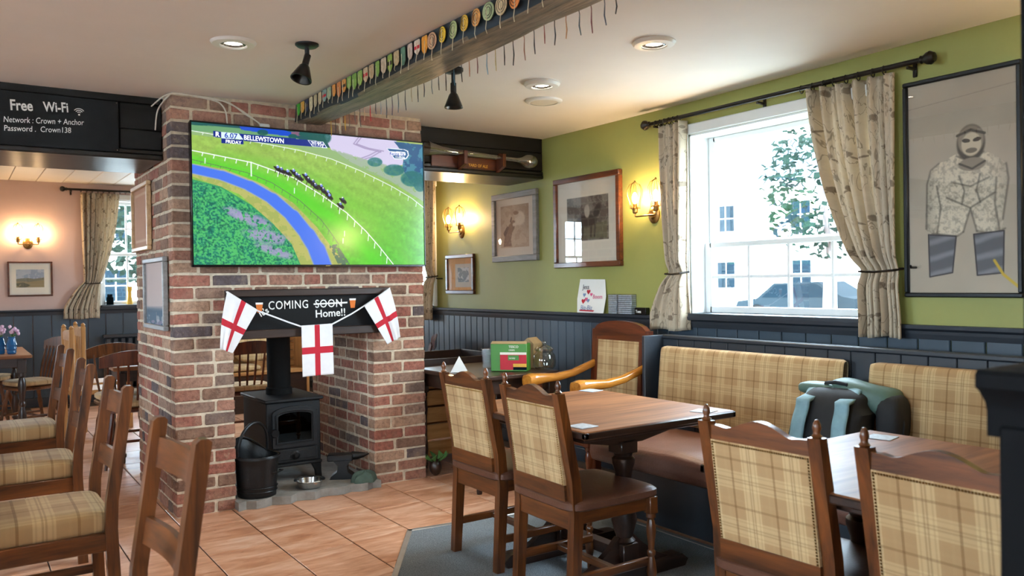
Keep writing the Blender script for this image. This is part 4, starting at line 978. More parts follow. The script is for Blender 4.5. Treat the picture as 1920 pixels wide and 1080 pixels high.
# ================================================================ WALL LAMPS
def sconce(loc, rz, label):
    t = thing('wall_lamp',label,'lamp',loc,rz,'twin caged wall lamps')
    MB().at((0,0,0),(PI/2,0,0),(1,1.2,1)).lathe([(.052,0),(.052,.008),(.042,.016),(.03,.018),(.022,.03),(0,.032)],24).build('back_plate','old_brass',t)
    mb = MB(); mb.tube([(0,-.02,0),(0,-.06,.0),(0,-.085,-.01)],.007,8); mb.build('stem','old_brass',t)
    mb = MB(); mb.tube([(-.1,-.085,.01),(-.1,-.085,-.008),(-.085,-.085,-.012),(0,-.085,-.01),(.085,-.085,-.012),(.1,-.085,-.008),(.1,-.085,.01)],.006,8); mb.build('cross_arm','old_brass',t)
    for sx in (-.1,.1):
        MB().lathe([(.012,.0),(.018,.008),(.018,.04),(.014,.046),(.014,.066),(.0,.067)],16,(sx,-.085,.01)).build('lamp_holder','old_brass',t)
        cg = MB()
        for k in range(8):
            a = 2*PI*k/8+.2; cg.tube([(sx+r_*math.cos(a),-.085+r_*math.sin(a),z_) for r_,z_ in ((.034,.04),(.034,.075),(.050,.13),(.052,.17),(.036,.205),(.006,.222))],.0022,5)
        cg.tube([(sx+.030*math.cos(a),-.085+.03*math.sin(a),.045) for a in [2*PI*k/16 for k in range(16)]],.003,5,True)
        cg.lathe([(.0,.216),(.009,.22),(.007,.23),(0,.236)],10,(sx,-.085,0)); cg.build('wire_cage','old_brass',t)
        MB().lathe([(.008,.078),(.016,.095),(.019,.115),(.015,.135),(.007,.15),(0,.154)],12,(sx,-.085,0),cap=False).build('bulb','bulb_warm',t)
    return t
sconce((XW,4.02,1.80),RX,'brass twin-bulb wall lamp with wire cages between the engraving and the curtain')
sconce((XW,6.55,1.835),RX,'brass twin-bulb wall lamp above the small picture beyond the chimney')
sconce((.725,YB,1.88),0,'brass twin-bulb wall lamp on the pink wall')
sconce((-2.2,YB,1.88),0,'brass twin-bulb wall lamp at the hidden end of the pink wall')
sconce((XW,.9,1.80),RX,'brass twin-bulb wall lamp beyond the jockey picture')
# ================================================================ CURTAINS
def curtain(name, label, loc, rz, top, tie, bot, zs, folds=7, amp=.024, seed=0):
    # local: x across, -y into room. top/tie/bot = (x0,x1); zs=(ztop,ztie,zbot)
    t = thing(name,label,'curtain',loc,rz)
    NU,NV = 90,60; r = random.Random(seed); phs = [r.uniform(0,6) for _ in range(4)]
    def edge(v):
        z = zs[0]+(zs[2]-zs[0])*v; k = (zs[0]-z)/(zs[0]-zs[1])
        if k <= 1: s = k**2.2; s = .35*k+.65*s; return top[0]+(tie[0]-top[0])*s, top[1]+(tie[1]-top[1])*s, z, k
        q = (k-1)/((zs[0]-zs[2])/(zs[0]-zs[1])-1); s = min(1,q*1.4)**.7; return tie[0]+(bot[0]-tie[0])*s, tie[1]+(bot[1]-tie[1])*s, z, k
    def fn(u,v):
        a,b,z,k = edge(v); x = a+(b-a)*u; wdt = abs(b-a)/abs(top[1]-top[0])
        pinch = math.exp(-((k-1)/.05)**2)
        am = amp*(1.15-.5*pinch)*(.75+.35*math.sin(phs[0]+3*u))
        y = -.045-am*math.sin(2*PI*folds*u+phs[1]+.5*math.sin(3*v+phs[2]))-.5*am*math.sin(2*PI*folds*2.3*u+phs[3])-.02*(1-pinch)*min(1,k)
        return (x, y, z+.006*math.sin(9*u+phs[2])*v)
    mb = MB(); mb.grid(fn,NU,NV); me = mb.mesh('drape',True,2.5,recalc=False)
    uv = me.uv_layers.new(name='UVMap'); Wd = abs(top[1]-top[0])*1.5; Ht = zs[0]-zs[2]
    for lp in me.loops: i = lp.vertex_index; uv.data[lp.index].uv = ((i%NU)/(NU-1)*Wd, (1-(i//NU)/(NV-1))*Ht)
    o = link('drape',me,'curtain_print',t); m = o.modifiers.new('thick','SOLIDIFY'); m.thickness = .003
    xa,xb = min(tie),max(tie); mb = MB(); mb.tube([(xa-.012,-.04,zs[1]),(xa+.01,-.09,zs[1]-.004),((xa+xb)/2,-.10,zs[1]-.008),(xb-.01,-.09,zs[1]-.002),(xb+.012,-.03,zs[1]+.006),((xa+xb)/2,-.012,zs[1]+.004)],.006,6,True); mb.build('tie_back','dark_metal',t)
    return t
def pole(name, label, loc, rz, x0, x1, rings, brk):
    t = thing(name,label,'curtain rod',loc,rz)
    MB().tube([(x0,-.075,0),(x1,-.075,0)],.013,12).build('rod','dark_metal',t)
    for xx,s in ((x0,-1),(x1,1)): MB().at((xx,-.075,0),(0,s*PI/2,0)).lathe([(.013,-.01),(.02,0),(.016,.01),(.03,.03),(.033,.045),(.022,.065),(0,.072)],16).build('finial','dark_metal',t)
    for xx in brk: mb = MB(); mb.box(xx-.008,xx+.008,-.075,0,-.028,-.014,.003); mb.box(xx-.01,xx+.01,-.012,0,-.06,.02,.003); mb.build('bracket','dark_metal',t)
    for xx in rings: MB().at((xx,-.075,-.008),(0,PI/2,.15)).tube([(.021*math.cos(a),.021*math.sin(a),0) for a in [2*PI*k/14 for k in range(14)]],.003,5,True).build('ring','dark_metal',t)
    return t
Yc = 3.05   # local x = Yc - worldY on the right wall
pole('curtain_pole','long black iron curtain pole above the window over the bench',(XW,Yc,2.392),RX,Yc-3.98,Yc-2.13,[Yc-y for y in (3.92,3.88,3.84,3.80,3.76,3.72,2.80,2.73,2.66,2.60,2.53,2.46,2.38,2.32)],[Yc-3.94,Yc-3.1,Yc-2.2])
curtain('curtain','bird-print curtain tied back nearest the jockey picture',(XW,Yc,0),RX,(Yc-2.80,Yc-2.285),(Yc-2.47,Yc-2.27),(Yc-2.46,Yc-2.245),(2.37,1.39,1.055),6,.042,3)
curtain('curtain','narrow bird-print curtain tied back beside the wall lamp',(XW,Yc,0),RX,(Yc-3.94,Yc-3.68),(Yc-3.85,Yc-3.70),(Yc-4.02,Yc-3.67),(2.37,1.40,1.03),4,.032,5)
for yy,lb in ((2.20,'black hook beside the jockey picture holding the curtain tie'),(6.93,'black hook under the far lamp holding the curtain tie')):
    mb = MB(); mb.tube([(XW,yy,1.40),(XW-.06,yy,1.40),(XW-.068,yy,1.41)],.006,6); tag(mb.build('curtain_hook','black_iron'),lb,'hook')
pole('curtain_pole','black iron curtain pole across the pink wall',(2.05,YB,2.52),0,-.93,.9,[-.78+.06*k for k in range(9)],[-.88,.85])
curtain('curtain','bird-print curtain tied back on the pink wall',(2.05,YB,0),0,(-.78,-.36),(-.76,-.58),(-.98,-.60),(2.49,1.42,1.0),7,.025,8)
curtain('curtain','warm lit bird-print curtain at the far green wall beside the chimney edge',(XW,7.3,0),RX,(.06,.34),(.16,.32),(.05,.28),(2.42,1.42,1.0),5,.025,9)
pole('curtain_pole','black iron curtain pole on the far green wall',(XW,7.65,2.44),RX,-.75,.72,[.30,.36,.42,.48,.54,.60],[-.7,.68])
# ================================================================ ON THE DADO LEDGE
cd_ = thing('greeting_card','hand-drawn paper card with hearts propped on the dado ledge','card',(XW,4.66,DADO+.002),RX)
pc = [(-.15,-.045,0),(.15,-.045,0),(.155,-.022,.12),(.13,-.006,.245),(-.155,-.006,.25),(-.165,-.03,.1)]
MB().prism(pc,(0,.002,0)).build('paper','paper_white',cd_,smooth=False)
tl = -.16
text('Jess',.05,'grey_ink',cd_,(-.11,-.0215,.175),(PI/2+tl,0,0),ext=.0003); text('Boom',.045,'pink_ink',cd_,(.015,-.031,.105),(PI/2+tl,0,0),ext=.0003); text('Biz-Biz',.05,'blue_ink',cd_,(-.11,-.047,.022),(PI/2+tl,0,0),ext=.0003)
def heart(cx,cz,s,mat):
    P = []; 
    for k in range(20):
        a = 2*PI*k/20; P.append((cx+s*.06*16*math.sin(a)**3/16, cz+s*.06*(13*math.cos(a)-5*math.cos(2*a)-2*math.cos(3*a)-math.cos(4*a))/16))
    MB().prism([(x,-.0455+z*.155,z) for x,z in P],(0,-.0006,0)).build('heart',mat,cd_,smooth=False)
for a in ((-.04,.155,.35,'red_paint'),(-.085,.132,.28,'blue_ink'),(-.005,.135,.25,'pink_ink'),(-.09,.085,.36,'red_paint'),(-.058,.1,.28,'pink_ink'),(-.035,.09,.28,'blue_ink')): heart(*a)
MB().prism([(-.12,-.0475,.012),(.04,-.0475,.01),(.05,-.0465,.02),(-.12,-.0465,.022)],(0,-.0006,0)).build('red_stroke','red_paint',cd_,smooth=False)
def mats(y0,y1,lab):
    t = thing('coaster_pack',lab,'coasters',(XW-.026,(y0+y1)/2,DADO),RX,'wrapped coaster packs on the ledge')
    w_ = y1-y0
    for k in range(10): MB().box(-w_/2+.004,w_/2-.004,-.022,.022,.003+k*.0135,.014+k*.0135,.001).build('coaster','coaster_grey',t,smooth=False)
    MB().box(-w_/2,w_/2,-.0255,.0255,.001,.142,.003).build('wrap','plastic_clear',t)
mats(4.36,4.455,'narrow clear-wrapped coaster stack touching the hand-drawn card'); mats(4.205,4.35,'wider clear-wrapped coaster stack on the ledge nearer the curtain')
ts = thing('table_sign','small black sign block at the ledge end behind the curtain','sign',(XW-.022,4.13,DADO),RX)
MB().box(-.055,.055,-.02,.02,0,.05,.003).build('block','tv_black',ts); text('Tues',.028,'white_chalk',ts,(-.045,-.0206,.014),bold=.0003)
# ================================================================ FURNITURE
def turned(mb, x, y, z0, z1, r, seg=14):
    L = z1-z0; P = [(.55,0),(.62,.02),(.62,.06),(.9,.075),(.9,.10),(.6,.115),(.75,.16),(1.0,.24),(.85,.33),(.55,.40),(.8,.42),(.8,.45),(.55,.47),(.75,.56),(1.0,.66),(.8,.74),(.6,.77),(.95,.79),(.95,.83)]
    mb.lathe([(r*a,z0+L*.83/.83*b) for a,b in P],seg,(x,y,0)); mb.box(x-r,x+r,y-r,y+r,z0+L*.83,z1,.003)
# ---- tartan-backed dining chair: local +x is forward, origin on the floor below the back
def tartan_chair(label, loc, rz):
    t = thing('dining_chair',label,'chair',loc,rz,'tartan-backed dining chairs')
    w = .195
    for s in (-1,1):
        y = s*w; mb = MB()
        mb.prism([(.005,y-.02,0),(.045,y-.02,0),(.075,y-.02,.40),(.062,y-.02,.55),(-.012,y-.02,.905),(-.048,y-.02,.905),(.018,y-.02,.55),(.026,y-.02,.40)],(0,.04,0)); mb.build('rear_post','oak_chair',t)
        MB().lathe([(.012,.905),(.016,.910),(.010,.916),(.009,.922),(.0125,.932),(.010,.945),(.005,.955),(0,.957)],12,(-.03,y,0)).build('finial','oak_chair',t)
        mb = MB(); turned(mb,.44,y*1.08,0,.43,.022); mb.build('front_leg','oak_chair',t)
        MB().box(.05,.44,y-.012,y+.012,.37,.435,.003).build('side_rail','oak_chair_x',t)
        MB().box(.04,.44,y-.012,y+.012,.13,.165,.004).build('side_stretcher','oak_chair_x',t)
    MB().box(.425,.455,-w,w,.37,.435,.003).build('front_rail','oak_chair_y',t)
    MB().box(.03,.056,-w+.015,w-.015,.345,.43,.003).build('rear_rail','oak_chair_y',t)
    MB().box(.23,.265,-w+.01,w-.01,.135,.16,.003).build('cross_stretcher','oak_chair_y',t)
    cr = [(-w+.018,.845)]+[(w-.018,.845)]+[(w-.018,.895)]+[(yy,.895+.006*0+.03*math.exp(-(yy/.075)**2)-.008*math.exp(-((abs(yy)-.11)/.03)**2)) for yy in [w*.85-(2*w*.85)*k/20 for k in range(21)]]+[(-w+.018,.895)]
    MB().prism([(-.035+ (.0),y,z) for y,z in cr],(.026,0,0)).build('crest_rail','oak_chair_y',t)
    mb = MB(); mb.prism([(.026,-w+.018,.465),(.024,-w+.018,.53),(.006,-w+.018,.53),(.010,-w+.018,.465)],(0,2*w-.036,0)); mb.build('lower_rail','oak_chair_y',t)
    x0,x1 = .010,-.034
    mb = MB(); mb.prism([(x0+.000,-w+.02,.525),(x0+.045,-w+.02,.525),(x1+.045,-w+.02,.85),(x1-.002,-w+.02,.85)],(0,2*w-.04,0)); mb.build('back_panel','tartan_yz',t)
    nb = MB()
    def stud(y,z): 
        x = x0+(x1-x0)*(z-.525)/.325-.003; nb.add([(x,y-.003,z-.003),(x,y+.003,z-.003),(x,y+.003,z+.003),(x,y-.003,z+.003),(x-.004,y,z)],[(0,1,4),(1,2,4),(2,3,4),(3,0,4)])
    for k in range(44): stud(-w+.026+(2*w-.052)*k/43,.842)
    for k in range(34):
        for s in (-1,1): stud(s*(w-.026),.535+.30*k/33)
    nb.build('nail_trim','old_brass',t,smooth=False)
    mb = MB(); mb.pad((.25,0,.445),(.245,.232,.032),.25,.5,40,12); mb.build('seat_pad','leather_brown',t)
    return t
ch0 = tartan_chair('tartan-backed chair nearest the fireplace at the first table',(2.055,3.385,.008),.0)
copy_tree(ch0,(2.01,2.775,.008),-.02,'tartan-backed chair with brown leather seat at the near corner of the first table')
copy_tree(ch0,(2.0,1.60,.008),.04,'tartan-backed chair in front of the backpack at the second table')
copy_tree(ch0,(2.0,1.06,.008),.0,'tartan-backed chair cut off by the black partition')
# ---- refectory tables
def table(label, cx, cy, w, l, name='pub_table', grp='dark-legged pub tables'):
    t = thing(name,label,'table',(cx,cy,.008),0,grp)
    MB().box(-w/2,w/2,-l/2,l/2,.72,.752,.006).build('table_top','table_wood',t)
    for b in ((-w/2-.003,w/2+.003,-l/2-.003,-l/2+.02,.722,.748),(-w/2-.003,w/2+.003,l/2-.02,l/2+.003,.722,.748),(-w/2-.003,-w/2+.02,-l/2-.003,l/2+.003,.722,.748),(w/2-.02,w/2+.003,-l/2-.003,l/2+.003,.722,.748)): MB().box(*b,b=.004).build('edge_band','dark_wood_x',t)
    MB().box(-w/2+.06,w/2-.06,-l/2+.08,l/2-.08,.69,.72,.004).build('under_frame','dark_wood_x',t)
    for sy in (-1,1):
        y = sy*(l/2-.27)
        mb = MB(); mb.prism([(-.35,y-.035,0),(.35,y-.035,0),(.37,y-.035,.03),(.33,y-.035,.06),(-.33,y-.035,.06),(-.37,y-.035,.03)],(0,.07,0)); mb.build('foot','dark_wood_x',t)
        mb = MB(); mb.prism([(-.30,y-.03,.69),(.30,y-.03,.69),(.26,y-.03,.65),(.09,y-.03,.62),(-.09,y-.03,.62),(-.26,y-.03,.65)],(0,.06,0)); mb.build('bearer','dark_wood_x',t)
        mb = MB(); mb.box(-.045,.045,y-.045,y+.045,.06,.17,.004); mb.lathe([(.04,.17),(.05,.18),(.036,.195),(.045,.22),(.058,.27),(.05,.34),(.036,.40),(.044,.41),(.044,.43),(.034,.44),(.04,.49),(.052,.53),(.052,.55),(.04,.56),(.045,.575)],18,(0,y,0)); mb.box(-.05,.05,y-.045,y+.045,.575,.63,.004); mb.build('column','dark_wood',t)
        for sx in (-1,1):
            mb = MB(); mb.prism([(sx*.045,y-.016,.06),(sx*.26,y-.016,.06),(sx*.19,y-.016,.09),(sx*.10,y-.016,.15),(sx*.045,y-.016,.20)],(0,.032,0)); mb.build('foot_bracket','dark_wood_x',t)
    MB().box(-.03,.03,-l/2+.27,l/2-.27,.09,.14,.004).build('stretcher','dark_wood_x',t)
    return t
table('square wooden pub table in front of the bench with three coasters',2.49,3.005,.88,1.0)
table('wooden pub table beside the backpack, reflecting the window',2.48,1.36,.95,1.0)
def coaster(x,y,rz,label,mat='coaster_grey',s=.047,z=.760):
    o = MB().box(-s,s,-s,s,0,.0035,.001).build('coaster',mat); o.location = (x,y,z); o.rotation_euler = (0,0,rz); return tag(o,label,'coaster','coasters on the tables')
coaster(2.86,3.44,.2,'coaster at the far corner of the first table by the armchair'); coaster(2.13,2.62,.1,'coaster beside the near tartan chair on the first table'); coaster(2.80,2.575,.3,'coaster on the window corner of the first table')
coaster(2.84,1.74,.2,'coaster on the second table in front of the backpack'); coaster(2.17,1.18,.25,'white beer mat on the second table above the last chair','paper_white',.04)
# ---- upholstered bench
bn = thing('bench','long fitted bench with brown leather seat and tartan back along the window wall','bench',(0,0,0))
YE,YS = 3.76,-.6
MB().box(3.2,3.72,YS,3.62,0,.36,.004).build('plinth','slate_dark',bn)
def seatf(u,v):
    # profile around the seat
    P = [(3.22,.345),(2.99,.345),(2.955,.36),(2.94,.40),(2.945,.44),(2.965,.468),(3.0,.48),(3.1,.486),(3.3,.482),(3.56,.47),(3.62,.44)]
    k = u*(len(P)-1); i = min(int(k),len(P)-2); f = k-i; x = P[i][0]*(1-f)+P[i+1][0]*f; z = P[i][1]*(1-f)+P[i+1][1]*f
    y = 3.55+(YS-3.55)*v; return (x,y,z+(.004*math.sin(y*7)+.003*math.sin(y*17+x*9))*(1 if z > .45 else 0))
mb = MB(); mb.grid(seatf,31,60); so = mb.build('seat','leather_bench',bn,ang=2)
MB().prism([(x,3.55,z) for x,z in ((3.22,.345),(2.99,.345),(2.955,.36),(2.94,.40),(2.945,.44),(2.965,.468),(3.0,.48),(3.1,.486),(3.3,.482),(3.56,.47),(3.62,.345))],(0,.006,0)).build('seat_end','leather_bench',bn)
bd = MB().box(-.012,.012,0,.128,.30,.985,.003).mesh('back_board',smooth=False); bd.materials.append(MATS['slate_dark'])
y = YE-.128
while y > YS: o = link('back_board',bd,None,bn); o.location = (3.735,y,0); y -= .132
MB().box(3.715,3.775,YS,YE,.985,1.01,.006).build('cap_rail','slate_dark',bn)
MB().box(3.56,3.77,YE-.004,YE+.022,0,1.01,.004).build('end_panel','slate_dark',bn)
def backpad(y0,y1):
    mb = MB(); n = 24; prof = []
    for k in range(n):
        a = 2*PI*k/n; pw = lambda v,e: math.copysign(abs(v)**e,v); prof.append((pw(math.cos(a),.45),pw(math.sin(a),.28)))
    def fn(u,v):
        c,s = prof[int(round(u*n))%n]; e = min(1,(min(v,1-v)*(y1-y0)*1.0)/.02)**.5; z = .715+.232*s*(.96+.04*e); x = 3.66+.045*c*(.5+.5*e)+.10*(z-.72)-.015
        return (x, y0+(y1-y0)*v, z)
    mb.grid(fn,n,40,True); return mb.build('back_cushion','tartan_yz',bn,ang=1.2)
backpad(2.43,3.70); backpad(.95,2.29); backpad(-.5,.84)
# ---- backpack on the bench
bp = thing('backpack','black and sage green backpack lying on the bench','backpack',(3.33,2.32,.478),-PI/2+.12)
def bag(u,v):
    a = 2*PI*u; b = -PI/2+PI*v; pw = lambda q,e: math.copysign(abs(q)**e,q)
    x = .185*pw(math.cos(b),.45)*pw(math.cos(a),.5); y = .115*pw(math.cos(b),.45)*pw(math.sin(a),.55); z = .18+.18*pw(math.sin(b),.55)
    return (x*(1-.10*(z/.36))+.008*math.sin(9*z*9), y+.40*z, z)
mb = MB(); mb.grid(bag,40,24,True); mb.build('body','backpack_black',bp)
mb = MB(); mb.pad((.09,.20,.315),(.17,.10,.07),.55,.6,30,14); mb.v = [(x,y,z+.016*math.sin(14*x+9*y)) for x,y,z in mb.v]; mb.build('top_flap','backpack_green',bp)
mb = MB(); mb.pad((.235,.18,.23),(.06,.085,.11),.6,.6,24,12); mb.build('side_pocket','backpack_black',bp)
mb = MB(); mb.pad((-.10,.15,.345),(.10,.06,.03),.5,.6,24,10); mb.build('lid_edge','backpack_green',bp)
for s in (-1,1):
    mb = MB(); cx = s*.085
    def strap(u,v):
        P = [(.155,.352),(.115,.365),(.05,.335),(-.01,.25),(-.075,.13),(-.115,.03)]; k = v*(len(P)-1); i = min(int(k),len(P)-2); f = k-i
        y = P[i][0]*(1-f)+P[i+1][0]*f; z = P[i][1]*(1-f)+P[i+1][1]*f; w_ = .034
        yb = -.128+.40*z if z < .31 else y+.04
        return (cx+(u-.5)*2*w_+s*.02*v, yb-.012-.004*math.sin(v*30)-.008*math.sin(PI*u), z+.012)
    mb.grid(strap,7,30); o = mb.build('shoulder_strap','backpack_blue',bp,ang=2); m = o.modifiers.new('thick','SOLIDIFY'); m.thickness = .016
mb = MB(); mb.tube([(-.06,.12,.355),(-.05,.11,.378),(0,.105,.385),(.05,.11,.378),(.06,.12,.355)],.009,8); mb.build('grab_handle','backpack_black',bp)
mb = MB(); mb.tube([(.27,.17,.28),(.295,.15,.22),(.29,.14,.12),(.30,.13,.02)],.007,6); mb.build('loose_strap','backpack_black',bp)
# ---- ladder-back chairs (facing -X): local +x forward, rotated by pi
def ladder_chair(label, loc, rz):
    t = thing('ladderback_chair',label,'chair',loc,rz,'ladder-back chairs along the aisle')
    w = .222
    for s in (-1,1):
        y = s*w; mb = MB()
        mb.prism([(-.01,y-.02,0),(.035,y-.02,0),(.052,y-.02,.44),(.046,y-.02,.55),(-.018,y-.02,.972),(-.030,y-.02,.982),(-.048,y-.02,.982),(-.058,y-.02,.972),(.004,y-.02,.55),(.008,y-.02,.44)],(0,.04,0)); mb.build('rear_post','oak_chair',t)
        MB().box(.40,.44,y-.02,y+.02,0,.42,.005).build('front_leg','oak_chair',t)
        MB().box(.04,.42,y-.012,y+.012,.36,.43,.004).build('side_rail','oak_chair_x',t)
        MB().box(.03,.42,y-.011,y+.011,.15,.185,.004).build('side_stretcher','oak_chair_x',t)
    for z0,z1 in ((.84,.925),(.625,.70)):
        xa = .028-.078*(z0-.55)/.43; mb = MB(); pts = [(xa-.012-.02*math.cos(PI*k/12-PI/2),-w+.018+(2*w-.036)*k/12) for k in range(13)]
        mb.prism([(x,y,z0) for x,y in pts]+[(x+.016,y,z0) for x,y in reversed(pts)],(-.012,0,z1-z0)); mb.build('back_slat','oak_chair_y',t)
    MB().box(.40,.435,-w,w,.36,.43,.004).build('front_rail','oak_chair_y',t); MB().box(.01,.04,-w,w,.36,.43,.004).build('rear_rail','oak_chair_y',t)
    MB().box(.22,.25,-w,w,.155,.18,.004).build('cross_stretcher','oak_chair_y',t)
    mb = MB(); mb.pad((.245,0,.465),(.225,.225,.052),.25,.42,40,14); mb.build('seat_cushion','tartan_xy',t)
    return t
lc = ladder_chair('ladder-back chair closest to the viewer, only its back in view',(.462,2.34,.0),PI+.03)
copy_tree(lc,(.515,3.67,0),PI+.0,'second ladder-back chair from the viewer with tan check seat')
copy_tree(lc,(.53,4.78,0),PI-.02,'third ladder-back chair from the viewer with tan check seat')
copy_tree(lc,(.565,6.05,0),PI+.02,'farthest ladder-back chair of the row, under the wi-fi sign')
# ---- carver armchair
ac = thing('armchair','carved wooden armchair with tartan back panel and honey arms','armchair',(3.67,4.09,0),PI)
w = .25
for s in (-1,1):
    y = s*w; mb = MB()
    mb.prism([(0,y-.024,0),(.05,y-.024,0),(.06,y-.024,.42),(.02,y-.024,1.03),(-.025,y-.024,1.03),(.0,y-.024,.42)],(0,.048,0)); mb.build('rear_post','mahogany',ac)
    mb = MB(); turned(mb,.50,y,0,.42,.026); mb.build('front_leg','mahogany',ac)
    mb = MB(); mb.lathe([(.02,.42),(.026,.47),(.018,.55),(.024,.62),(.02,.69)],12,(.50,y,0)); mb.build('arm_support','mahogany',ac)
    mb = MB()
    P = [(.02,.80,.022,.024),(.10,.775,.026,.024),(.22,.740,.032,.024),(.36,.722,.04,.026),(.47,.725,.05,.032),(.56,.722,.056,.040),(.60,.712,.052,.040)]
    def armf(u,v):
        k = v*(len(P)-1); i = min(int(k),len(P)-2); f = k-i; a = [P[i][q]*(1-f)+P[i+1][q]*f for q in range(4)]; t_ = 2*PI*u
        return (a[0], y+a[2]*math.copysign(abs(math.cos(t_))**.6,math.cos(t_)), a[1]+a[3]*math.copysign(abs(math.sin(t_))**.6,math.sin(t_)))
    mb.grid(armf,16,40,True); mb.v.append((.604,y,.712)); n_ = len(mb.v)-1; mb.f += [(39*16+k,39*16+(k+1)%16,n_) for k in range(16)]; mb.build('arm','honey_wood',ac,ang=1.2)
    MB().box(.04,.5,y-.015,y+.015,.35,.42,.004).build('side_rail','mahogany_x',ac)
MB().box(.48,.52,-w,w,.35,.42,.004).build('front_rail','mahogany_y',ac)
cr = [(-w,.93),(w,.93),(w,1.035)]+[(w*math.cos(a)*.96,1.035+.055*math.sin(a)) for a in [PI*k/16 for k in range(1,16)]]+[(-w,1.035)]
MB().prism([(-.022,y,z) for y,z in cr],(.045,0,0)).build('crest_rail','mahogany_y',ac)
MB().box(.0,.045,-w,w,.50,.57,.004).build('lower_rail','mahogany_y',ac)
mb = MB(); mb.prism([(.0,-w+.05,.56),(.062,-w+.05,.56),(.034,-w+.05,.96),(-.02,-w+.05,.96)],(0,2*w-.10,0)); mb.build('back_panel','tartan_yz',ac)
for s in (-1,1): mb = MB(); mb.prism([(.0,s*(w-.036)-.018,.56),(.058,s*(w-.036)-.018,.56),(.03,s*(w-.036)-.018,.96),(-.02,s*(w-.036)-.018,.96)],(0,.036,0)); mb.build('panel_stile','mahogany',ac)
nb = MB()
for k in range(40):
    z = .575+.35*k/39
    for s in (-1,1): nb.add([(.059-.027*(z-.56)/.4,s*(w-.054)-.003,z-.003),(.059-.027*(z-.56)/.4,s*(w-.054)+.003,z-.003),(.059-.027*(z-.56)/.4,s*(w-.054)+.003,z+.003),(.059-.027*(z-.56)/.4,s*(w-.054)-.003,z+.003),(.066-.027*(z-.56)/.4,s*(w-.054),z)],[(0,1,4),(1,2,4),(2,3,4),(3,0,4)])
nb.build('nail_trim','old_brass',ac,smooth=False)
mb = MB(); mb.pad((.29,0,.455),(.25,.25,.045),.3,.5,36,12); mb.build('seat_pad','leather_brown',ac)
# ---- side table behind, with its clutter
t3 = thing('side_table','dark wooden side table behind the armchair holding a green carton','table',(3.06,4.83,0))
MB().box(-.34,.34,-.42,.42,.725,.755,.006).build('table_top','dark_wood_x',t3)
MB().box(-.30,.30,-.38,.38,.63,.725,.004).build('apron','dark_wood_x',t3)
for sx in (-.29,.29):
    for sy in (-.37,.37): mb = MB(); turned(mb,sx,sy,0,.70,.03); mb.build('leg','dark_wood',t3)
gb = thing('green_carton','green printed snack carton standing on the side table','box',(3.13,4.61,.757),-PI/2+.75)
MB().box(-.125,.125,-.06,.06,0,.185,.003).build('carton','carton_green',gb)
MB().box(-.06,.122,-.0625,-.060,.01,.125,.0004).build('photo_panel','red_paint',gb,smooth=False)
MB().box(-.06,.122,-.0632,-.0605,.112,.128,.0004).build('cream_band','mount_cream',gb,smooth=False)
MB().box(.03,.122,-.0632,-.0605,.03,.052,.0004).build('yellow_band','yellow_print',gb,smooth=False); MB().box(.03,.122,-.0632,-.0605,.01,.029,.0004).build('blue_band','window_dark',gb,smooth=False)
MB().box(-.005,.07,-.0634,-.0605,.075,.108,.0004).build('green_badge','carton_green',gb,smooth=False)
text('TESCO',.022,'mount_cream',gb,(.0,-.0612,.158),bold=.0003); text('CRISPS',.014,'mount_cream',gb,(.0,-.0612,.138),bold=.0002); text('variety',.016,'mount_cream',gb,(.002,-.0640,.085),bold=.0002)
MB().prism([(-.125,-.06,.185),(.125,-.06,.185),(.12,-.035,.20),(-.12,-.035,.20)],(0,.002,.001)).build('flap','cardboard',gb,smooth=False)
bx_ = MB(); bx_.box(-.06,.06,-.05,.05,0,.17,.002); bx_.prism([(-.06,-.05,.17),(-.06,.05,.17),(-.06,0,.21)],(.12,0,0)); o = bx_.build('carton','cardboard'); o.location = (3.36,4.68,.757); o.rotation_euler = (0,0,.4); tag(o,'brown gable-topped carton behind the glass jar','box')
jr = thing('glass_jar','lidded round glass jar beside the green carton','jar',(3.34,4.51,.757))
mb = MB(); mb.lathe([(0,.004),(.06,.004),(.075,.02),(.08,.06),(.074,.10),(.058,.118),(.06,.132)],28,cap=False); mb.build('jar_body','jar_glass',jr)
MB().lathe([(.064,.130),(.066,.142),(.055,.152),(.02,.168),(.012,.172),(.018,.182),(.016,.19),(0,.194)],24).build('lid','clear_glass',jr)
tb = MB(); tb.lathe([(.055,0),(.068,.13),(.073,.133),(.07,.137),(.06,.13),(.05,.004),(0,.004)],4); o = tb.build('plastic_tub','plastic_clear',smooth=False); o.location = (3.10,4.84,.757); o.rotation_euler = (0,0,.3); tag(o,'cloudy plastic tub half hidden behind the green carton','tub')
nap = MB(); nap.prism([(-.06,0,0),(.06,0,0),(0,.0,.11)],(0,.003,0)); nap.add([(-.06,0,0),(.06,0,0),(.05,.07,0),(-.05,.07,0),(0,.0,.11)],[(0,3,4),(3,2,4),(2,1,4)]); o = nap.build('paper_napkin','paper_white',smooth=False); o.location = (2.80,4.74,.757); o.rotation_euler = (0,0,-.6); tag(o,'folded white napkin standing on the side table','napkin')
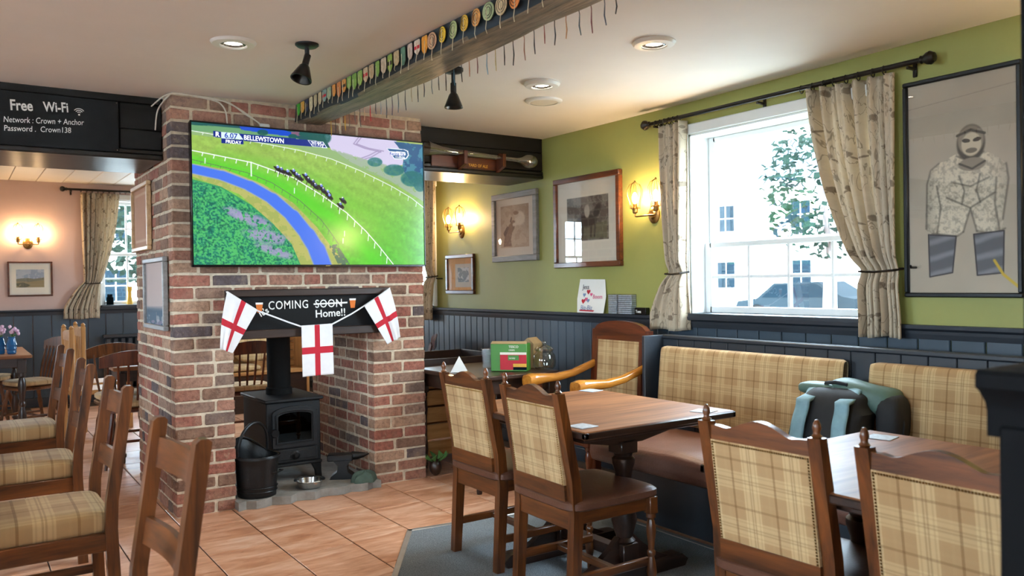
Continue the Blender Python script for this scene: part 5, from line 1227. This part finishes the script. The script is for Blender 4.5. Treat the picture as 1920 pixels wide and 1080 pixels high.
# ---- slatted trough under the header
tg = thing('slatted_trough','dark slatted wooden trough with tray top beyond the chimney','planter',(3.16,5.63,0))
for z_ in range(5):
    for yy in (-.3,.28): MB().box(-.36,.36,yy,yy+.02,.08+z_*.125,.19+z_*.125,.004).build('slat','pine',tg)
    for xx in (-.36,.34): MB().box(xx,xx+.02,-.28,.28,.08+z_*.125,.19+z_*.125,.004).build('slat','dark_wood_x',tg)
for sx in (-.35,.31):
    for sy in (-.315,.28): MB().box(sx,sx+.05,sy,sy+.035,0,.70,.004).build('corner_post','dark_wood',tg)
MB().box(-.38,.38,-.32,.32,.70,.715,.003).build('tray_floor','dark_wood_x',tg)
for b in ((-.38,.38,-.33,-.31,.70,.80),(-.38,.38,.31,.33,.70,.80),(-.39,-.37,-.33,.33,.70,.80),(.37,.39,-.33,.33,.70,.80)): MB().box(*b,b=.004).build('tray_side','dark_wood_x',tg)
mb = MB(); mb.pad((2.80,5.09,.06),(.045,.045,.06),1,1,16,10); o = mb.build('potted_plant','dark_wood'); mb2 = MB()
for k in range(9):
    a = k*.7; mb2.prism([(2.80+.03*math.cos(a),5.09+.03*math.sin(a),.10),(2.80+.10*math.cos(a+.2),5.09+.08*math.sin(a+.2),.16),(2.80+.09*math.cos(a-.25),5.09+.07*math.sin(a-.25),.13)],(0,0,.003))
mb2.build('leaf','leaf',o,smooth=False); tag(o,'small leafy plant on the floor at the chimney corner','plant')
# ================================================================ BACK ROOM
def windsor(label, loc, rz, mat='oak_chair', cushion='mount_cream', bow=True):
    t = thing('windsor_chair',label,'chair',loc,rz,'windsor chairs in the back room')
    mb = MB(); mb.pad((0,0,.43),(.21,.22,.022),.7,.5,32,10); mb.build('seat',mat,t)
    for sx in (-1,1):
        for sy in (-1,1):
            p0 = Vector((sx*.13,sy*.14,.42)); p1 = Vector((sx*.21,sy*.20,0)); R_ = [.014,.02,.016,.022,.017,.014,.02,.013,.011]
            MB().tube([p0.lerp(p1,k/8) for k in range(9)],R_,8).build('leg',mat,t)
    for sy in (-1,1): MB().tube([(-.18,sy*.175,.16),(0,sy*.175,.165),(.18,sy*.175,.16)],[.009,.014,.009],8).build('stretcher',mat,t)
    MB().tube([(0,-.175,.165),(0,.175,.165)],.011,8).build('stretcher',mat,t)
    for k in range(6):
        y = -.17+.34*k/5; MB().tube([(-.15,y*.85,.44),(-.19,y,.62),(-.235,y*1.05,.80)],[.009,.011,.008],6).build('spindle',mat,t)
    mb = MB(); pts = []
    for k in range(17):
        y = -.235+.47*k/16; pts.append((-.235-.03*(1-(y/.235)**2), y, .045*(1-(y/.235)**2)))
    for i,(x,y,c) in enumerate(pts): pass
    vs = []; fs = []
    for x,y,c in pts: vs += [(x,y,.765+c*.3),(x-.02,y,.765+c*.3),(x-.028,y,.845+c),(x-.008,y,.845+c)]
    n = len(pts); fs = [tuple(4*i+q for q in ((k),(k+1)%4))+tuple(4*(i+1)+q for q in ((k+1)%4,k)) for i in range(n-1) for k in range(4)]+[(0,1,2,3),tuple(4*(n-1)+q for q in (3,2,1,0))]
    mb.add(vs,fs); mb.build('crest_rail',mat,t)
    mb = MB(); mb.pad((.0,0,.475),(.20,.21,.03),.5,.5,32,10); mb.build('seat_cushion','tartan_xy' if cushion == 't' else cushion,t)
    return t
w0 = windsor('windsor chair with pale cushion at the vase table',(.60,9.05,0),PI+.35,'oak_chair','t')
copy_tree(w0,(1.16,7.42,0),-PI/2+.05,'light windsor chair farthest behind, half hidden by the chimney')
copy_tree(w0,(.28,9.75,0),-.2,'windsor chair pushed under the vase table by the pink wall')
windsor('dark windsor chair close behind the chimney edge',(1.13,6.93,0),PI/2-.05,'mahogany','t')
windsor('dark windsor chair beyond the slatted trough against the green wall',(3.42,6.75,0),PI*.85,'mahogany','t')
windsor('dark windsor chair glimpsed through the fireplace beside the stove pipe',(2.12,7.3,0),PI*.5,'mahogany','t')
ct = thing('back_table','small dark table between the windsor chairs behind the chimney','table',(1.36,7.16,0))
MB().box(-.36,.36,-.3,.3,.72,.75,.006).build('table_top','table_wood_x',ct); MB().box(-.3,.3,-.24,.24,.63,.72,.004).build('apron','dark_wood_x',ct)
for sx in (-.29,.29):
    for sy in (-.23,.23): mb = MB(); turned(mb,sx,sy,0,.70,.028); mb.build('leg','dark_wood',ct)
vt = thing('back_table','wooden table with blue vases in front of the pink wall','table',(.17,9.2,0))
MB().box(-.42,.42,-.62,.62,.735,.765,.006).build('table_top','table_wood',vt); MB().box(-.36,.36,-.56,.56,.65,.735,.004).build('apron','dark_wood_x',vt)
for sx in (-.34,.34):
    for sy in (-.53,.53): mb = MB(); turned(mb,sx,sy,0,.72,.035); mb.build('leg','dark_wood',vt)
def vase(x,y,lab,seed,blooms):
    t = thing('flower_vase',lab,'vase',(x,y,.766),0,'blue ribbed vases'); r = random.Random(seed); t.scale = (.66,.66,.95)
    MB().lathe([(0,0),(.05,0),(.062,.015),(.056,.03),(.066,.05),(.058,.07),(.066,.09),(.056,.11),(.05,.13),(.042,.15),(.05,.165),(.046,.165),(.038,.15),(0,.13)],24).build('jar','vase_blue',t)
    for k in range(blooms):
        a = r.uniform(0,6.28); q = r.uniform(.01,.09); z = r.uniform(.19,.27); MB().tube([(0,0,.14),(q*.5*math.cos(a),q*.5*math.sin(a),.18),(q*math.cos(a),q*math.sin(a),z)],.003,5).build('stem','leaf',t)
        mb = MB(); mb.pad((q*math.cos(a),q*math.sin(a),z),(.022,.022,.016),1,1,10,6); mb.v = [(x_+r.uniform(-.004,.004),y_+r.uniform(-.004,.004),z_+r.uniform(-.004,.004)) for x_,y_,z_ in mb.v]; mb.build('bloom','petal',t)
vase(.442,8.82,'blue ribbed glass vase of pink flowers nearer the table edge',2,9); vase(.355,8.87,'second blue ribbed vase at the very edge of the picture',4,8)
def slatchair(label,loc,rz):
    t = thing('carved_chair',label,'chair',loc,rz,'carved tall chairs by the pink wall')
    for s in (-1,1):
        MB().box(-.02,.02,s*.2-.018,s*.2+.018,0,1.0,.005).build('rear_post','pine_z',t); MB().box(.38,.42,s*.2-.018,s*.2+.018,0,.44,.005).build('front_leg','pine_z',t)
        MB().lathe([(.016,1.0),(.02,1.015),(.01,1.03),(0,1.035)],10,(0,s*.2,0)).build('finial','pine_z',t)
    MB().box(-.02,.42,-.22,.22,.42,.46,.01).build('seat','pine',t)
    mb = MB(); mb.prism([(-.012,-.2,.90),(-.012,.2,.90),(-.012,.2,.96)]+[(-.012,.2-.4*k/12,.96+.03*math.sin(PI*k/12)) for k in range(1,12)]+[(-.012,-.2,.96)],(.024,0,0)); mb.build('crest_rail','pine',t)
    MB().box(-.012,.012,-.2,.2,.58,.63,.004).build('lower_rail','pine',t)
    for k in range(4): MB().box(-.008,.008,-.13+.075*k,-.095+.075*k,.62,.91,.003).build('splat','pine_z',t)
    return t
s0 = slatchair('carved pine chair standing nearer the vase table',(.84,8.25,0),.05); copy_tree(s0,(1.0,8.85,0),.05,'carved pine chair standing closer to the curtain')
rd = thing('radiator','slim dark column radiator below the pink wall window','radiator',(2.05,YB-.03,0))
for k in range(14): MB().box(-.55+.08*k,-.49+.08*k,-.09,-.03,.16,.76,.012).build('radiator_fin','slate_dark',rd)
MB().box(-.58,.58,-.10,-.02,.76,.80,.006).build('top_rail','slate_dark',rd); MB().box(-.58,.58,-.08,-.04,.0,.16,.004).build('base_rail','slate_dark',rd)
for x_,h_,lab,mt_,pr in ((1.58,.13,'dark jar on the window sill of the pink wall','car_dark',[(0,0),(.04,0),(.04,.09),(.03,.1),(.03,.13),(0,.13)]),(1.80,.22,'amber bottle on the window sill of the pink wall','yellow_print',[(0,0),(.034,0),(.036,.02),(.024,.1),(.022,.15),(.03,.18),(.03,.22),(0,.22)])):
    o = MB().lathe(pr,18).build('sill_bottle',mt_); o.location = (x_,YB+.07,W3[2]+.012); tag(o,lab,'bottle')
# pine settle seen through the fireplace
se = thing('pine_settle','pine panelled settle with cushions seen through the fireplace','settle',(2.55,9.0,0))
for k in range(6): MB().box(-.7,.7,.20,.225,.42+.1*k,.515+.1*k,.004).build('back_plank','pine',se)
MB().box(-.72,.72,.17,.25,1.02,1.06,.006).build('top_rail','pine',se); MB().box(-.7,.7,-.22,.22,.40,.44,.006).build('seat','pine',se); MB().box(-.7,.7,-.2,-.17,0,.40,.004).build('front_board','dark_wood_x',se)
for s in (-.7,.68): MB().box(s,s+.03,-.22,.24,0,1.02,.006).build('end_board','pine_z',se)
mb = MB(); mb.pad((-.2,.0,.475),(.4,.2,.035),.3,.5); mb.build('seat_cushion','tartan_xy',se)
for x_,lab in ((-.35,'tan check cushion leaning on the pine settle, seen beside the stove pipe'),(.15,'tan check cushion leaning on the middle of the pine settle')):
    mb = MB().at((2.55+x_,9.08,.70),(-.25,0,.1)); mb.pad((0,0,0),(.2,.06,.18),.5,.8); o = mb.build('cushion','tartan_xz'); tag(o,lab,'cushion')
# table of the aisle chairs
table('wooden pub table the aisle chairs face, beside the viewer',-.45,4.1,.9,2.2,grp='dark-legged pub tables'); table('nearer wooden pub table the aisle chairs face',-.45,1.9,.9,1.6)
# ================================================================ OUTSIDE
struct(MB().box(-40,90,-60,90,-.6,-.2).build('ground','outside_ground',smooth=False),'pale pavement and road outside')
def house(label, loc, rz, w, h, wins):
    t = thing('house',label,'building',loc,rz)
    MB().box(-w/2,w/2,0,6,0,h).build('front_wall','outside_wall',t,smooth=False)
    mb = MB(); mb.prism([(-w/2-.3,-.3,h),(-w/2-.3,6.3,h),(-w/2-.3,3,h+2.6)],(w+.6,0,0)); mb.build('roof','slate_paint',t,smooth=False)
    for x,z,ww,hh in wins:
        f = MB().box(x-ww/2,x+ww/2,-.05,.02,z,z+hh,.01).build('window','white_gloss',t)
        for i in (0,1):
            for j in (0,1): MB().box(x-ww/2+.06+i*(ww-.08)/2,x-ww/2+.02+(i+1)*(ww-.08)/2,-.062,-.05,z+.06+j*(hh-.08)/2,z+.02+(j+1)*(hh-.08)/2).build('pane','window_dark',f,smooth=False)
    return t
house('pale rendered house across the road seen through the bench window',(36,24,-.2),-PI/2+.3,26,6.6,[(x,z,1.1,1.5) for x in (-10,-6,-2,2,6,10) for z in (1.0,4.0)])
house('pale house beyond the pink wall window',(3,40,-.2),0,24,6,[(x,z,1.1,1.5) for x in (-9,-5,-1,3,7) for z in (.9,3.6)])
def car(label, loc, rz, mat):
    t = thing('parked_car',label,'car',loc,rz)
    P = [(-2.1,.3),(2.1,.3),(2.15,.55),(2.05,.78),(1.3,.88),(.65,1.38),(-.9,1.42),(-1.7,.95),(-2.1,.88),(-2.15,.6)]
    MB().prism([(x,-.85,z) for x,z in P],(0,1.7,0)).build('body',mat,t,smooth=False)
    for s in (-1,1):
        MB().prism([(-1.45,s*.855,.93),(1.1,s*.855,.91),(.6,s*.855,1.31),(-.85,s*.855,1.35)],(0,s*.01,0)).build('side_window','window_dark',t,smooth=False)
        for x in (-1.3,1.3):
            wh = MB().lathe([(0,-.1),(.33,-.1),(.34,0),(.33,.1),(0,.1)],24,(x,s*.8,.34),axis='y').build('wheel','tyre',t)
            MB().lathe([(0,-.105),(.2,-.105),(.2,.105),(0,.105)],16,(x,s*.81,.34),axis='y').build('hub','car_silver',wh)
    return t
car('dark hatchback parked across the road outside the window',(23.5,12.3,-.2),PI/2+.25,'car_dark'); car('silver-grey car parked ahead of the dark hatchback outside',(23.3,16.9,-.2),PI/2+.1,'car_silver')
def tree(label, loc, h, r, n, seed):
    t = thing('street_tree',label,'tree',loc); R = random.Random(seed)
    MB().tube([(0,0,0),(.1,0,h*.4),(0,.1,h*.75)],[.16,.12,.05],8).build('trunk','dark_wood',t)
    mb = MB()
    for k in range(n):
        a,b = R.uniform(0,6.28),R.uniform(-1,1); q = R.uniform(.35,1)**.5*r; s = math.sqrt(1-b*b); c = Vector((q*s*math.cos(a),q*s*math.sin(a),h*.72+q*b*1.1))
        d1 = Vector((R.gauss(0,1),R.gauss(0,1),R.gauss(0,1))).normalized()*R.uniform(.1,.2); d2 = d1.orthogonal().normalized()*R.uniform(.06,.12)
        mb.add([c-d1,c+d2,c+d1,c-d2],[(0,1,2,3)])
    o = link('foliage',mb.mesh('foliage',False,recalc=False),'leaf_outside',t); o['kind'] = 'stuff'
tree('leafy street tree in the middle of the bench window view',(22,15.2,-.2),6.0,2.0,1300,1); tree('leafy street tree at the right of the bench window view',(27.5,13.2,-.2),5.2,1.8,1100,2); tree('tall leafy street tree near the left window reveal',(19,18.2,-.2),9.5,1.6,1100,3)
tree('leafy tree outside the pink wall window',(4.8,22,-.2),5.5,2.6,1800,4)
# ---------------------------------------------------------------- lettering to real meshes
bpy.context.view_layer.update()
dg = bpy.context.evaluated_depsgraph_get()
for o in TEXTS:
    me = bpy.data.meshes.new_from_object(o.evaluated_get(dg)); nm = o.name; par = o.parent
    q = bpy.data.objects.new('lettering', me); COL.objects.link(q); q.parent = par; q.location = o.location; q.rotation_euler = o.rotation_euler; q.scale = o.scale
for o in TEXTS: bpy.data.objects.remove(o)
